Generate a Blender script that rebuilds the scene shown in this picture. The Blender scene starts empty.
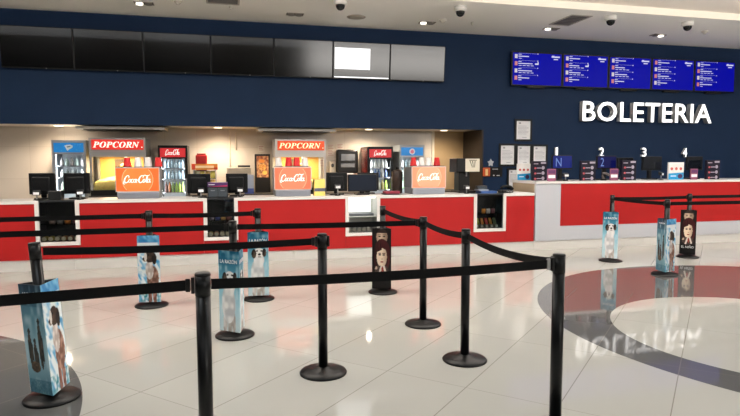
import bpy, bmesh, math, random
from mathutils import Vector, Matrix
random.seed(7)
PI = math.pi
SC = bpy.context.scene
COL = SC.collection

# ------------------------------------------------------------------ materials
def lin(c):
    c = c / 255.0
    return c / 12.92 if c <= 0.04045 else ((c + 0.055) / 1.055) ** 2.4
def S(r, g, b): return (lin(r), lin(g), lin(b), 1.0)
MATS = {}
def mat(name, rgb, rough=0.5, metal=0.0, emis=None, es=0.0, spec=0.5, noise=0.0, nscale=20.0, coat=0.0):
    if name in MATS: return MATS[name]
    m = bpy.data.materials.new(name); m.use_nodes = True
    nt = m.node_tree; b = nt.nodes['Principled BSDF']
    col = S(*rgb)
    b.inputs['Base Color'].default_value = col
    b.inputs['Roughness'].default_value = rough
    b.inputs['Metallic'].default_value = metal
    b.inputs['Specular IOR Level'].default_value = spec
    b.inputs['Coat Weight'].default_value = coat
    b.inputs['Coat Roughness'].default_value = 0.05
    if emis:
        b.inputs['Emission Color'].default_value = S(*emis)
        b.inputs['Emission Strength'].default_value = es
    if noise:
        tc = nt.nodes.new('ShaderNodeTexCoord'); n = nt.nodes.new('ShaderNodeTexNoise')
        n.inputs['Scale'].default_value = nscale; n.inputs['Detail'].default_value = 4
        r = nt.nodes.new('ShaderNodeValToRGB')
        r.color_ramp.elements[0].position = 0.3; r.color_ramp.elements[1].position = 0.7
        r.color_ramp.elements[0].color = tuple(c * (1 - noise) for c in col[:3]) + (1,)
        r.color_ramp.elements[1].color = tuple(min(1, c * (1 + noise)) for c in col[:3]) + (1,)
        nt.links.new(tc.outputs['Object'], n.inputs['Vector'])
        nt.links.new(n.outputs['Fac'], r.inputs['Fac'])
        nt.links.new(r.outputs['Color'], b.inputs['Base Color'])
    MATS[name] = m
    return m
def glass(name, tint=(255, 255, 255), base=0.06):
    if name in MATS: return MATS[name]
    m = bpy.data.materials.new(name); m.use_nodes = True
    nt = m.node_tree; nt.nodes.remove(nt.nodes['Principled BSDF'])
    t = nt.nodes.new('ShaderNodeBsdfTransparent'); t.inputs[0].default_value = S(*tint)
    g = nt.nodes.new('ShaderNodeBsdfGlossy'); g.inputs['Roughness'].default_value = 0.02
    lw = nt.nodes.new('ShaderNodeFresnel'); lw.inputs['IOR'].default_value = 1.4
    mx = nt.nodes.new('ShaderNodeMixShader')
    nt.links.new(lw.outputs[0], mx.inputs[0]); nt.links.new(t.outputs[0], mx.inputs[1]); nt.links.new(g.outputs[0], mx.inputs[2])
    nt.links.new(mx.outputs[0], nt.nodes['Material Output'].inputs[0])
    MATS[name] = m
    return m
def print_mat(name, rough=0.35, emis=0.0):
    if name in MATS: return MATS[name]
    m = bpy.data.materials.new(name); m.use_nodes = True
    nt = m.node_tree; b = nt.nodes['Principled BSDF']
    a = nt.nodes.new('ShaderNodeVertexColor'); a.layer_name = 'ink'
    nt.links.new(a.outputs['Color'], b.inputs['Base Color'])
    b.inputs['Roughness'].default_value = rough; b.inputs['Specular IOR Level'].default_value = 0.2
    if emis:
        nt.links.new(a.outputs['Color'], b.inputs['Emission Color']); b.inputs['Emission Strength'].default_value = emis
    MATS[name] = m
    return m

# ------------------------------------------------------------------ mesh builder
class MB:
    def __init__(s): s.v = []; s.f = []; s.m = []; s.sm = []
    def add(s, vs, fs, mi=0, smooth=False):
        o = len(s.v); s.v += [tuple(v) for v in vs]
        for f in fs: s.f.append(tuple(o + i for i in f)); s.m.append(mi); s.sm.append(smooth)
        return s
    def box(s, x0, x1, y0, y1, z0, z1, mi=0):
        vs = [(x, y, z) for x in (x0, x1) for y in (y0, y1) for z in (z0, z1)]
        return s.add(vs, [(0, 1, 3, 2), (4, 6, 7, 5), (0, 4, 5, 1), (2, 3, 7, 6), (0, 2, 6, 4), (1, 5, 7, 3)], mi)
    def bev(s, x0, x1, y0, y1, z0, z1, r=0.01, mi=0, seg=2):
        bm = bmesh.new()
        bmesh.ops.create_cube(bm, size=1)
        for v in bm.verts:
            v.co = ((x0 + x1) / 2 + v.co.x * (x1 - x0), (y0 + y1) / 2 + v.co.y * (y1 - y0), (z0 + z1) / 2 + v.co.z * (z1 - z0))
        bmesh.ops.bevel(bm, geom=list(bm.edges), offset=r, segments=seg, profile=0.5, affect='EDGES')
        bm.verts.index_update()
        s.add([v.co[:] for v in bm.verts], [[v.index for v in f.verts] for f in bm.faces], mi, False)
        bm.free(); return s
    def lathe(s, prof, n=24, c=(0, 0, 0), mi=0, axis='z', smooth=True):
        vs = []; fs = []
        for r, h in prof:
            for i in range(n):
                a = 2 * PI * i / n; p = (r * math.cos(a), r * math.sin(a), h)
                if axis == 'y': p = (p[0], p[2], p[1])
                if axis == 'x': p = (p[2], p[0], p[1])
                vs.append((p[0] + c[0], p[1] + c[1], p[2] + c[2]))
        for k in range(len(prof) - 1):
            for i in range(n):
                j = (i + 1) % n
                f = (k * n + i, k * n + j, (k + 1) * n + j, (k + 1) * n + i)
                fs.append(f[::-1] if axis == 'y' else f)
        s.add(vs, fs, mi, smooth)
        o = len(s.v) - len(vs)
        for k, rev in ((0, True), (len(prof) - 1, False)):
            f = [o + k * n + i for i in range(n)]
            if rev != (axis == 'y'): f = f[::-1]
            if prof[k][0] > 1e-6: s.f.append(tuple(f)); s.m.append(mi); s.sm.append(False)
        return s
    def prism(s, poly, d0, d1, plane='xz', mi=0, mf=None):
        # poly: list of 2-D points; extruded between d0 and d1 along the other axis (d0 = front)
        n = len(poly)
        def P(a, b, d): return (a, d, b) if plane == 'xz' else ((d, a, b) if plane == 'yz' else (a, b, d))
        vs = [P(a, b, d0) for a, b in poly] + [P(a, b, d1) for a, b in poly]
        s.add(vs, [tuple(range(n))], mi if mf is None else mf)
        o = len(s.v) - 2 * n
        s.f.append(tuple(o + n + i for i in reversed(range(n)))); s.m.append(mi); s.sm.append(False)
        for i in range(n):
            j = (i + 1) % n
            s.f.append((o + j, o + i, o + n + i, o + n + j)); s.m.append(mi); s.sm.append(False)
        return s
    def disc(s, cx, cz, rx, rz, y0, y1, n=24, mi=0):
        return s.prism([(cx + rx * math.cos(2 * PI * i / n), cz + rz * math.sin(2 * PI * i / n)) for i in range(n)], y0, y1, 'xz', mi)
    def ring(s, cx, cz, r0, r1, y0, y1, n=32, mi=0):
        for i in range(n):
            a, b = 2 * PI * i / n, 2 * PI * (i + 1) / n
            s.prism([(cx + r * math.cos(t), cz + r * math.sin(t)) for r, t in ((r0, a), (r1, a), (r1, b), (r0, b))], y0, y1, 'xz', mi)
        return s
    def tube(s, pts, r, n=8, mi=0):
        pts = [Vector(p) for p in pts]; rings = []
        for i, p in enumerate(pts):
            d = (pts[min(i + 1, len(pts) - 1)] - pts[max(i - 1, 0)]).normalized()
            u = d.cross(Vector((0, 0, 1)));  u = u.normalized() if u.length > 1e-4 else Vector((1, 0, 0))
            w = d.cross(u)
            rings.append([p + (u * math.cos(2 * PI * k / n) + w * math.sin(2 * PI * k / n)) * r for k in range(n)])
        vs = [v for rg in rings for v in rg]
        fs = [(i * n + k, i * n + (k + 1) % n, (i + 1) * n + (k + 1) % n, (i + 1) * n + k) for i in range(len(pts) - 1) for k in range(n)]
        fs += [tuple(range(n)), tuple((len(pts) - 1) * n + k for k in reversed(range(n)))]
        return s.add(vs, fs, mi, True)
    def mesh(s, name, mats):
        me = bpy.data.meshes.new(name); me.from_pydata(s.v, [], s.f)
        for m in (mats if isinstance(mats, (list, tuple)) else [mats]): me.materials.append(m)
        for p, mi, sm in zip(me.polygons, s.m, s.sm): p.material_index = mi; p.use_smooth = sm
        bm = bmesh.new(); bm.from_mesh(me); bmesh.ops.recalc_face_normals(bm, faces=bm.faces); bm.to_mesh(me); bm.free()
        me.update(); return me
    def build(s, name, mats, parent=None, loc=(0, 0, 0), rz=0):
        o = bpy.data.objects.new(name, s.mesh(name, mats)); COL.objects.link(o)
        o.location = loc; o.rotation_euler = (0, 0, rz)
        if parent: o.parent = parent
        return o

def tag(o, label=None, cat=None, group=None, kind=None):
    if label: o['label'] = label
    if cat: o['category'] = cat
    if group: o['group'] = group
    if kind: o['kind'] = kind
    return o
def thing(name, label, cat, loc=(0, 0, 0), rz=0, group=None):
    o = bpy.data.objects.new(name, None); o.empty_display_size = 0.1; COL.objects.link(o)
    o.location = loc; o.rotation_euler = (0, 0, rz)
    return tag(o, label, cat, group)
def dup(root, loc, rz=0, label=None, group=None):
    r = root.copy(); COL.objects.link(r); r.location = loc; r.rotation_euler = (0, 0, rz)
    if label: r['label'] = label
    if group: r['group'] = group
    for ch in list(root.children):
        c = ch.copy(); COL.objects.link(c); c.parent = r
        for g in list(ch.children):
            d = g.copy(); COL.objects.link(d); d.parent = c
    return r
def struct(o): o['kind'] = 'structure'; return o

# text as solid lettering, standing in the XZ plane and facing -Y
def text_data(body, depth, shear=0.0, off=0.0, spacing=1.0):
    c = bpy.data.curves.new('lettering', 'FONT'); c.body = body; c.size = 1; c.shear = shear; c.offset = off
    c.extrude = depth / 2; c.space_character = spacing; c.resolution_u = 3
    o = bpy.data.objects.new('lettering', c); COL.objects.link(o)
    bpy.context.view_layer.update()
    me = bpy.data.meshes.new_from_object(o.evaluated_get(bpy.context.evaluated_depsgraph_get()))
    bpy.data.objects.remove(o); bpy.data.curves.remove(c)
    return me
def text(name, body, x0, x1, z0, z1, y, depth, m, parent=None, shear=0.0, off=0.0, spacing=1.0, keep=False):
    """fit the lettering into the box x0..x1, z0..z1; its front at y"""
    me = text_data(body, 1.0, shear, off, spacing)
    xs = [v.co.x for v in me.vertices]; ys = [v.co.y for v in me.vertices]
    ax, bx, ay, by = min(xs), max(xs), min(ys), max(ys)
    kx = (x1 - x0) / (bx - ax); kz = (z1 - z0) / (by - ay)
    if keep: kx = kz = min(kx, kz)
    for v in me.vertices:
        x, yy, z = v.co
        v.co = (x0 + (x - ax) * kx, y + (0.5 - z) * depth, z0 + (yy - ay) * kz)
    me.materials.clear()
    for mm in (m if isinstance(m, (list, tuple)) else [m]): me.materials.append(mm)
    if isinstance(m, (list, tuple)):
        for p in me.polygons: p.material_index = 0 if p.normal.y < -0.5 else 1
    o = bpy.data.objects.new(name, me); COL.objects.link(o)
    if parent: o.parent = parent
    return o
def script_logo(x0, x1, z0, z1, y, depth, m, parent):
    """flowing script wordmark drawn with pen strokes: points (x, z, pen width) in a 3.3 x 1.05 box"""
    def el(cx, cz, rx, rz, sl, a0, a1, n=10, w=0.072):
        out = []
        for i in range(n + 1):
            a = math.radians(a0 + (a1 - a0) * i / n); zz = rz * math.sin(a)
            out.append((cx + rx * math.cos(a) + sl * zz, cz + zz, w * (0.75 + 0.5 * abs(math.cos(a)))))
        return out
    ST = []
    for dx, k in ((0.0, 1.0), (1.72, 1.0)):
        ST.append([(0.66 + dx, 0.66, 0.07), (0.74 + dx, 0.80, 0.09), (0.64 + dx, 0.93, 0.08), (0.47 + dx, 0.88, 0.10), (0.27 + dx, 0.66, 0.14), (0.17 + dx, 0.38, 0.16), (0.23 + dx, 0.18, 0.13), (0.40 + dx, 0.13, 0.10), (0.60 + dx, 0.26, 0.08), (0.76 + dx, 0.44, 0.06)])
    ST.append([(0.10, 0.30, 0.06), (0.03, 0.14, 0.08), (0.08, 0.01, 0.09), (0.22, 0.00, 0.07)])
    ST.append(el(0.80, 0.34, 0.13, 0.19, 0.25, 60, 420)); ST.append(el(1.11, 0.34, 0.14, 0.19, 0.25, 50, 320))
    ST.append(el(1.40, 0.34, 0.13, 0.19, 0.25, 60, 420)); ST.append([(1.60, 0.55, 0.11), (1.54, 0.30, 0.11), (1.58, 0.17, 0.09), (1.70, 0.22, 0.06)])
    ST.append([(1.66, 0.40, 0.09), (1.78, 0.43, 0.10), (1.88, 0.41, 0.09)])
    ST.append([(2.40, 0.80, 0.07), (2.62, 0.97, 0.09), (2.86, 0.90, 0.09), (3.10, 0.93, 0.07), (3.26, 1.02, 0.05)])
    ST.append(el(2.52, 0.34, 0.13, 0.19, 0.25, 60, 420))
    ST.append([(2.72, 0.22, 0.06), (2.86, 0.48, 0.07), (2.98, 0.76, 0.08), (2.94, 0.86, 0.06), (2.86, 0.72, 0.10), (2.80, 0.34, 0.12), (2.84, 0.17, 0.09), (2.94, 0.20, 0.06)])
    ST.append(el(3.06, 0.34, 0.13, 0.19, 0.25, 60, 420)); ST.append([(3.26, 0.55, 0.11), (3.20, 0.30, 0.11), (3.24, 0.17, 0.09), (3.36, 0.22, 0.06)])
    b = MB(); kx = (x1 - x0) / 3.4; kz = (z1 - z0) / 1.05
    for st in ST:
        pts = []
        for i in range(len(st) - 1):
            p0, p1, p2, p3 = st[max(i - 1, 0)], st[i], st[i + 1], st[min(i + 2, len(st) - 1)]
            for q in range(4):
                t = q / 4
                pts.append(tuple(0.5 * (2 * b1 + (c - a) * t + (2 * a - 5 * b1 + 4 * c - d) * t * t + (3 * b1 - a - 3 * c + d) * t ** 3) for a, b1, c, d in zip(p0, p1, p2, p3)))
        pts.append(st[-1]); vs = []; fs = []
        for i, (x, z, w) in enumerate(pts):
            a, c = pts[max(i - 1, 0)], pts[min(i + 1, len(pts) - 1)]
            dx, dz = c[0] - a[0], c[1] - a[1]; L = math.hypot(dx, dz) or 1
            nx, nz = -dz / L * w / 2, dx / L * w / 2
            for sx in (1, -1):
                for yy in (y, y + depth): vs.append((x0 + (x + sx * nx) * kx, yy, z0 + (z + sx * nz) * kz))
        for i in range(len(pts) - 1):
            o = i * 4
            fs += [(o, o + 2, o + 6, o + 4), (o + 1, o + 5, o + 7, o + 3), (o, o + 4, o + 5, o + 1), (o + 2, o + 3, o + 7, o + 6)]
        b.add(vs, fs)
    return b.build('logo', m, parent)
POP = '\U0001D477\U0001D476\U0001D477\U0001D46A\U0001D476\U0001D479\U0001D475'

# printed sheet: a fine grid whose points carry the ink colours (x, y in cm of the sheet)
def sheet(name, w, h, nx, ny, paint, m):
    vs = []; fs = []; cs = []
    for j in range(ny + 1):
        for i in range(nx + 1):
            x = -w / 2 + w * i / nx; z = h * j / ny
            vs.append((x, 0, z)); cs.append(paint(x * 100, z * 100))
    for j in range(ny):
        for i in range(nx):
            a = j * (nx + 1) + i; fs.append((a, a + 1, a + nx + 2, a + nx + 1))
    t = 0.0015                                   # thickness of the print
    o = len(vs); ring_ = [i for i in range(nx + 1)] + [j * (nx + 1) + nx for j in range(1, ny + 1)] + [ny * (nx + 1) + i for i in range(nx - 1, -1, -1)] + [j * (nx + 1) for j in range(ny - 1, 0, -1)]
    for k in ring_: vs.append((vs[k][0], t, vs[k][2])); cs.append(cs[k])
    n = len(ring_)
    for k in range(n): fs.append((ring_[(k + 1) % n], ring_[k], o + k, o + (k + 1) % n))
    fs.append(tuple(o + k for k in reversed(range(n))))
    me = bpy.data.meshes.new(name); me.from_pydata(vs, [], fs)
    ca = me.color_attributes.new('ink', 'FLOAT_COLOR', 'POINT')
    for i, c in enumerate(cs): ca.data[i].color = S(*c)
    me.materials.append(m); me.update()
    return me
def hsh(i, j, s=0):
    n = (i * 374761393 + j * 668265263 + s * 974711) & 0x7fffffff
    n = ((n ^ (n >> 13)) * 1274126177) & 0x7fffffff
    return ((n ^ (n >> 16)) & 0xffff) / 65535.0
def vn(x, y, s=0):
    i, j = math.floor(x), math.floor(y); fx, fy = x - i, y - j
    fx = fx * fx * (3 - 2 * fx); fy = fy * fy * (3 - 2 * fy)
    return (hsh(i, j, s) * (1 - fx) + hsh(i + 1, j, s) * fx) * (1 - fy) + (hsh(i, j + 1, s) * (1 - fx) + hsh(i + 1, j + 1, s) * fx) * fy
def mixc(a, b, t):
    t = max(0.0, min(1.0, t)); return tuple(p + (q - p) * t for p, q in zip(a, b))
def ell(x, y, cx, cy, rx, ry): return ((x - cx) / rx) ** 2 + ((y - cy) / ry) ** 2 < 1

# ------------------------------------------------------------------ common materials
WHITE = mat('white_laminate', (226, 223, 220), 0.3)
RED = mat('red_laminate', (172, 26, 27), 0.5, spec=0.3, noise=0.03, nscale=3)
BLACK = mat('black_plastic', (11, 11, 12), 0.4, spec=0.35)
POSTB = mat('black_powder_coat', (10, 10, 11), 0.3, spec=0.28)
BASEB = mat('black_cast_base', (8, 8, 8), 0.42, spec=0.3, noise=0.2, nscale=60)
BELT = mat('black_webbing', (12, 12, 13), 0.8, spec=0.2, noise=0.2, nscale=300)
STEEL = mat('brushed_steel', (170, 172, 176), 0.35, 0.85)
GREY = mat('grey_metal_paint', (128, 132, 138), 0.45, 0.2)
DARKG = mat('dark_grey_plastic', (38, 40, 43), 0.45)
PAPER = mat('white_paper', (242, 243, 246), 0.7)
LIT_WHITE = mat('lit_white_acrylic', (240, 240, 240), 0.4, emis=(255, 255, 255), es=1.6)
GLASS = glass('clear_glass')

# ------------------------------------------------------------------ floor
W = 11.0; YC = 8.745; YB = 12.0; ZC = 4.07; XR = 5.12
def floor_mat():
    m = bpy.data.materials.new('polished_porcelain_floor'); m.use_nodes = True
    nt = m.node_tree; L = nt.links; b = nt.nodes['Principled BSDF']
    def N(t, **k):
        n = nt.nodes.new(t)
        for a, v in k.items(): setattr(n, a, v)
        return n
    def M(op, a, bb=None, c=None):
        n = N('ShaderNodeMath', operation=op)
        for i, q in enumerate((a, bb, c)):
            if q is None: continue
            if isinstance(q, (int, float)): n.inputs[i].default_value = q
            else: L.new(q, n.inputs[i])
        return n.outputs[0]
    tc = N('ShaderNodeTexCoord'); sp = N('ShaderNodeSeparateXYZ'); L.new(tc.outputs['Object'], sp.inputs[0])
    x, y = sp.outputs[0], sp.outputs[1]
    r2 = 1 / math.sqrt(2)
    u = M('DIVIDE', M('SUBTRACT', M('MULTIPLY', M('SUBTRACT', y, x), r2), 2.797 * r2), 0.598)
    v = M('DIVIDE', M('SUBTRACT', M('MULTIPLY', M('ADD', x, y), r2), 3.315 * r2), 1.163)
    du = M('MULTIPLY', M('ABSOLUTE', M('SUBTRACT', u, M('ROUND', u))), 0.598)
    dv = M('MULTIPLY', M('ABSOLUTE', M('SUBTRACT', v, M('ROUND', v))), 1.163)
    gu = M('LESS_THAN', du, 0.0032); gv = M('LESS_THAN', dv, 0.0024)
    grout = M('MAXIMUM', gu, M('MULTIPLY', gv, 0.75))
    def inside(cx, cy, r):
        d = M('SQRT', M('ADD', M('POWER', M('ABSOLUTE', M('SUBTRACT', x, cx)), 2.0), M('POWER', M('ABSOLUTE', M('SUBTRACT', y, cy)), 2.0)))
        return M('LESS_THAN', d, r)
    ringR = M('MULTIPLY', inside(5.68, 4.2, 2.785), M('SUBTRACT', 1.0, inside(4.63, 3.95, 1.335)))
    ringL = M('MULTIPLY', inside(-3.655, 3.3, 2.785), M('SUBTRACT', 1.0, inside(-2.605, 3.05, 1.335)))
    dark = M('MAXIMUM', ringR, ringL)
    wn = N('ShaderNodeTexWhiteNoise', noise_dimensions='2D'); cv = N('ShaderNodeCombineXYZ')
    L.new(M('FLOOR', u), cv.inputs[0]); L.new(M('FLOOR', v), cv.inputs[1]); L.new(cv.outputs[0], wn.inputs['Vector'])
    ns = N('ShaderNodeTexNoise'); ns.inputs['Scale'].default_value = 1.3; ns.inputs['Detail'].default_value = 6
    L.new(tc.outputs['Object'], ns.inputs['Vector'])
    tone = M('ADD', M('MULTIPLY', wn.outputs['Value'], 0.05), M('MULTIPLY', ns.outputs['Fac'], 0.05))
    def mix(fac, a, bb):
        n = N('ShaderNodeMix', data_type='RGBA'); L.new(fac, n.inputs[0])
        for s, q in ((6, a), (7, bb)):
            if isinstance(q, tuple): n.inputs[s].default_value = q
            else: L.new(q, n.inputs[s])
        return n.outputs[2]
    hsv = N('ShaderNodeHueSaturation'); hsv.inputs['Color'].default_value = S(*FLOOR_RGB)
    L.new(M('ADD', tone, 0.95), hsv.inputs['Value'])
    base = mix(dark, hsv.outputs[0], S(92, 92, 91))
    base = mix(M('MULTIPLY', grout, 0.75), base, S(120, 114, 108))
    L.new(base, b.inputs['Base Color'])
    b.inputs['Roughness'].default_value = 0.05
    b.inputs['IOR'].default_value = 1.5; b.inputs['Specular IOR Level'].default_value = 0.38
    return m
FLOOR_RGB = (172, 172, 166)
struct(MB().box(-12.3, 17.3, -10.3, 12.3, -0.1, 0).build('floor', floor_mat()))

# ------------------------------------------------------------------ room shell
NAVY = mat('navy_paint', (30, 49, 78), 0.6, spec=0.12, noise=0.05, nscale=2)
wb = MB(); wb.box(-12, XR, W, W + 0.12, 2.16, 4.6); wb.box(XR, 17, W, W + 1.3, 0, 4.6)
struct(wb.build('wall_back', NAVY))
NICHE = mat('beige_tile', (196, 180, 160), 0.18, noise=0.06, nscale=3)
def niche_mat():
    m = bpy.data.materials.new('beige_wall_tile'); m.use_nodes = True
    nt = m.node_tree; b = nt.nodes['Principled BSDF']
    tc = nt.nodes.new('ShaderNodeTexCoord'); mp = nt.nodes.new('ShaderNodeMapping'); mp.inputs['Rotation'].default_value = (PI / 2, 0, 0)
    br = nt.nodes.new('ShaderNodeTexBrick'); br.offset = 0
    br.inputs['Scale'].default_value = 1; br.inputs['Brick Width'].default_value = 0.6; br.inputs['Row Height'].default_value = 0.6
    br.inputs['Mortar Size'].default_value = 0.003
    br.inputs['Color1'].default_value = S(216, 206, 194); br.inputs['Color2'].default_value = S(212, 201, 190); br.inputs['Mortar'].default_value = S(198, 186, 174)
    nt.links.new(tc.outputs['Object'], mp.inputs[0]); nt.links.new(mp.outputs[0], br.inputs['Vector']); nt.links.new(br.outputs['Color'], b.inputs['Base Color'])
    b.inputs['Roughness'].default_value = 0.22
    return m
struct(MB().box(-9, 4.35, YB, YB + 0.1, 0, 2.6).build('wall_niche', niche_mat()))
struct(MB().box(4.40, XR, YB, YB + 0.1, 0, 2.6).build('wall_niche_right', mat('tan_paint', (186, 158, 118), 0.5)))
struct(MB().box(4.35, 4.40, YB - 0.03, YB + 0.1, 0, 2.6).build('trim_1', mat('pale_trim', (236, 226, 208), 0.4)))
struct(MB().box(XR - 0.03, XR, W + 0.01, YB, 0, 2.16).build('wall_niche_side', mat('dark_brown_laminate', (40, 32, 28), 0.45)))
struct(MB().box(-9, XR, W + 0.121, YB, 2.17, 2.25).build('ceiling_niche', mat('niche_ceiling_paint', (228, 218, 204), 0.6)))
CEIL = mat('ceiling_paint', (250, 246, 238), 0.8)
struct(MB().box(-12, 17, 8.83, W, ZC, ZC + 0.117).build('ceiling_soffit', CEIL))
struct(MB().box(-12, 17, -10, W, ZC + 0.118, ZC + 0.3).build('ceiling', mat('upper_ceiling_paint', (240, 228, 216), 0.8)))
struct(MB().box(-12, 17, 8.815, 8.829, ZC - 0.002, ZC + 0.117).build('trim_2', mat('soffit_edge_paint', (240, 230, 212), 0.6)))
struct(MB().box(-12.3, -12, -10, 12, 0, 4.6).build('wall_left', mat('hall_wall_grey', (44, 42, 41), 0.8)))
struct(MB().box(17, 17.3, -10, 12.3, 0, 4.6).build('wall_right', mat('hall_wall_pale', (170, 164, 156), 0.8)))
wf = MB(); wf.box(-12, 4.2, -10.3, -10, 0, 4.6); wf.box(4.2, 16, -10.3, -10, 3.9, 4.6); wf.box(4.2, 16, -10.3, -10, 0, 2.3); wf.box(16, 17, -10.3, -10, 0, 4.6)
struct(wf.build('wall_front', MATS['hall_wall_grey']))
wn_ = MB()
for i in range(6): wn_.box(4.24 + i * 2.34 - 0.04, 4.24 + i * 2.34 + 0.04, -10.2, -10.1, 2.3, 3.9)
struct(wn_.build('added_window_1', STEEL))  # bars of an unseen window added for the reflections in the wall screens

# skirting under the counters, with butt joints
sk = MB()
for a, b in ((-6, -3.6), (-3.597, -2.12), (-2.117, -0.6), (-0.597, 0.95), (0.953, 2.5), (2.503, 3.9), (3.903, 5.02), (5.023, 7.2), (7.203, 9.4), (9.403, 14)):
    sk.box(a, b, YC + 0.012, YC + 0.03, 0, 0.152)
struct(sk.build('baseboard_back', mat('pale_skirting', (206, 204, 200), 0.35)))

# ------------------------------------------------------------------ snack counter: cabinets and glass cases
def cabinet(x0, x1, label):
    t = thing('counter_cabinet', label, 'counter', ((x0 + x1) / 2, YC, 0.154), 0, 'red snack counter cabinets')
    w = (x1 - x0) / 2 - 0.001
    MB().box(-w, w, 0.03, 0.60, 0, 0.775).build('carcass', WHITE, t)
    MB().box(-w, w, 0, 0.029, 0, 0.775).build('front_panel', RED, t)
    MB().box(-w, w, -0.012, 0.61, 0.776, 0.82).build('worktop', WHITE, t)
    return t
def case(x0, x1, label, lit):
    t = thing('candy_case', label, 'display case', ((x0 + x1) / 2, YC, 0.154), 0, 'glass candy cases in the counter')
    w = (x1 - x0) / 2 - 0.001; f = 0.052
    dk = mat('case_black', (7, 7, 8), 0.4, spec=0.3); pale = mat('case_white_lining', (225, 226, 220), 0.5)
    lin_ = pale if lit else dk
    MB().box(-w, w, 0, 0.029, 0, 0.19).build('front_panel', RED, t)
    MB().box(-w, -w + f, -0.012, 0.03, 0.19, 0.82).box(w - f, w, -0.012, 0.03, 0.19, 0.82).box(-w + f, w - f, -0.012, 0.03, 0.19, 0.19 + f).build('frame', WHITE, t)
    b = MB(); b.box(-w, -w + 0.02, 0.031, 0.6, 0, 0.79); b.box(w - 0.02, w, 0.031, 0.6, 0, 0.79); b.box(-w + 0.02, w - 0.02, 0.42, 0.44, 0, 0.79); b.box(-w + 0.02, w - 0.02, 0.031, 0.419, 0.19, 0.236)
    b.build('lining', lin_, t)
    MB().box(-w + 0.021, w - 0.021, 0.06, 0.415, 0.475, 0.483).build('shelf', GLASS if not lit else pale, t)
    MB().box(-w + f, w - f, -0.004, 0.002, 0.243, 0.795).build('glass_pane', GLASS, t)
    MB().box(-w, w, 0.0, 0.61, 0.796, 0.82).build('worktop', DARKG if not lit else WHITE, t)
    if lit:
        MB().box(-w + f + 0.01, w - f - 0.01, 0.05, 0.4, 0.775, 0.79).build('light_strip', mat('case_tube', (255, 255, 255), 0.5, emis=(255, 253, 244), es=1.2), t)
        MB().box(-w + f, w - f, 0.405, 0.418, 0.53, 0.77).build('back_light', mat('case_backlight', (255, 255, 255), 0.5, emis=(255, 255, 250), es=0.85), t)
        MB().box(-w + f, w - f, 0.2, 0.4, 0.484, 0.52).build('tray', GREY, t)
    return t
cabinet(-4.3, -2.60, 'red counter cabinet under the leftmost till, at the frame edge')
cabinet(-2.036, -0.37, 'red counter cabinet under the orange soda dispenser nearest the left popcorn machine')
cabinet(0.125, 1.755, 'red counter cabinet under the orange soda dispenser in front of the middle popcorn machine')
cabinet(2.315, 3.91, 'red counter cabinet under the brightest soda dispenser, right of the white-lit candy case')
cabinet(4.487, 5.012, 'narrow red counter cabinet between the right candy case and the grey ticket counter end')
case(-2.60, -2.036, 'dark candy case leftmost, under the first two tills', False)
case(-0.37, 0.125, 'dark candy case below the small black drawer box', False)
case(1.755, 2.315, 'white-lit candy case behind the post with the dark two-face poster', True)
case(3.91, 4.487, 'candy case with slanted colourful bags, right end of the snack counter', False)

# candy in the cases
def tub(x, z, rgb, lab, grp, r=0.036, nm='candy_tub', lid=(214, 208, 180)):
    t = thing(nm, lab, 'candy', (x, YC + 0.10, z), 0, grp)
    MB().lathe([(r * 0.86, 0.0), (r, 0.01), (r, 0.11), (r * 0.9, 0.12)], 16, (0, 0, r), axis='y').build('pot', mat('pot_%d_%d_%d' % rgb, rgb, 0.4), t)
    MB().lathe([(r * 0.78, -0.006), (r * 0.82, -0.003), (r * 0.82, 0.0)], 16, (0, 0, r), axis='y').build('lid', mat('lid_%d_%d_%d' % lid, lid, 0.35), t)
    return t
def bag(x, y, z, rgb, lab, grp, w=0.07, h=0.10, lean=0.0):
    t = thing('candy_bag', lab, 'candy', (x, y, z), 0, grp)
    b = MB(); n = 6
    rows = []
    for k in range(n + 1):
        s = k / n; d = 0.018 * math.sin(PI * s) + 0.002; rows.append((s * h, d, w / 2 * (0.9 + 0.1 * math.sin(PI * s))))
    vs = []; fs = []
    for zz, d, ww in rows:
        o = lean * zz
        vs += [(-ww + o, 0, zz), (-ww / 2 + o, -d, zz), (ww / 2 + o, -d, zz), (ww + o, 0, zz), (ww / 2 + o, d, zz), (-ww / 2 + o, d, zz)]
    for k in range(n):
        for i in range(6): fs.append((k * 6 + i, k * 6 + (i + 1) % 6, k * 6 + 6 + (i + 1) % 6, k * 6 + 6 + i))
    fs += [(5, 4, 3, 2, 1, 0), tuple(n * 6 + i for i in range(6))]
    b.add(vs, fs, 0, True); b.build('wrapper', mat('wrap_%d_%d_%d' % rgb, rgb, 0.3), t)
    return t
cols = [(150, 140, 60), (176, 160, 66), (150, 138, 100), (170, 120, 60), (160, 96, 54), (140, 132, 100)]
for i in range(6): tub(-2.525 + i * 0.083, 0.391, cols[i], 'round pale-lidded candy tub on the floor of the leftmost candy case', 'tubs in the leftmost candy case')
for i in range(4): tub(-0.275 + i * 0.082, 0.391, [(190, 160, 70), (180, 110, 60), (160, 140, 100), (150, 146, 90)][i], 'round-fronted candy tub on the floor of the candy case below the drawer box', 'tubs in the case below the drawer box')
for i in range(6): tub(1.84 + i * 0.078, 0.391, [(190, 190, 180), (170, 170, 160)][i % 2], 'pale candy tub on the floor of the white-lit candy case', 'tubs in the white-lit candy case', lid=(196, 190, 172))
for i in range(5): tub(4.02 + i * 0.088, 0.391, (120, 120, 104), 'clear-ended candy tub on the floor of the case with slanted bags', 'tubs in the case with slanted bags', r=0.03, lid=(170, 176, 160))
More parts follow.
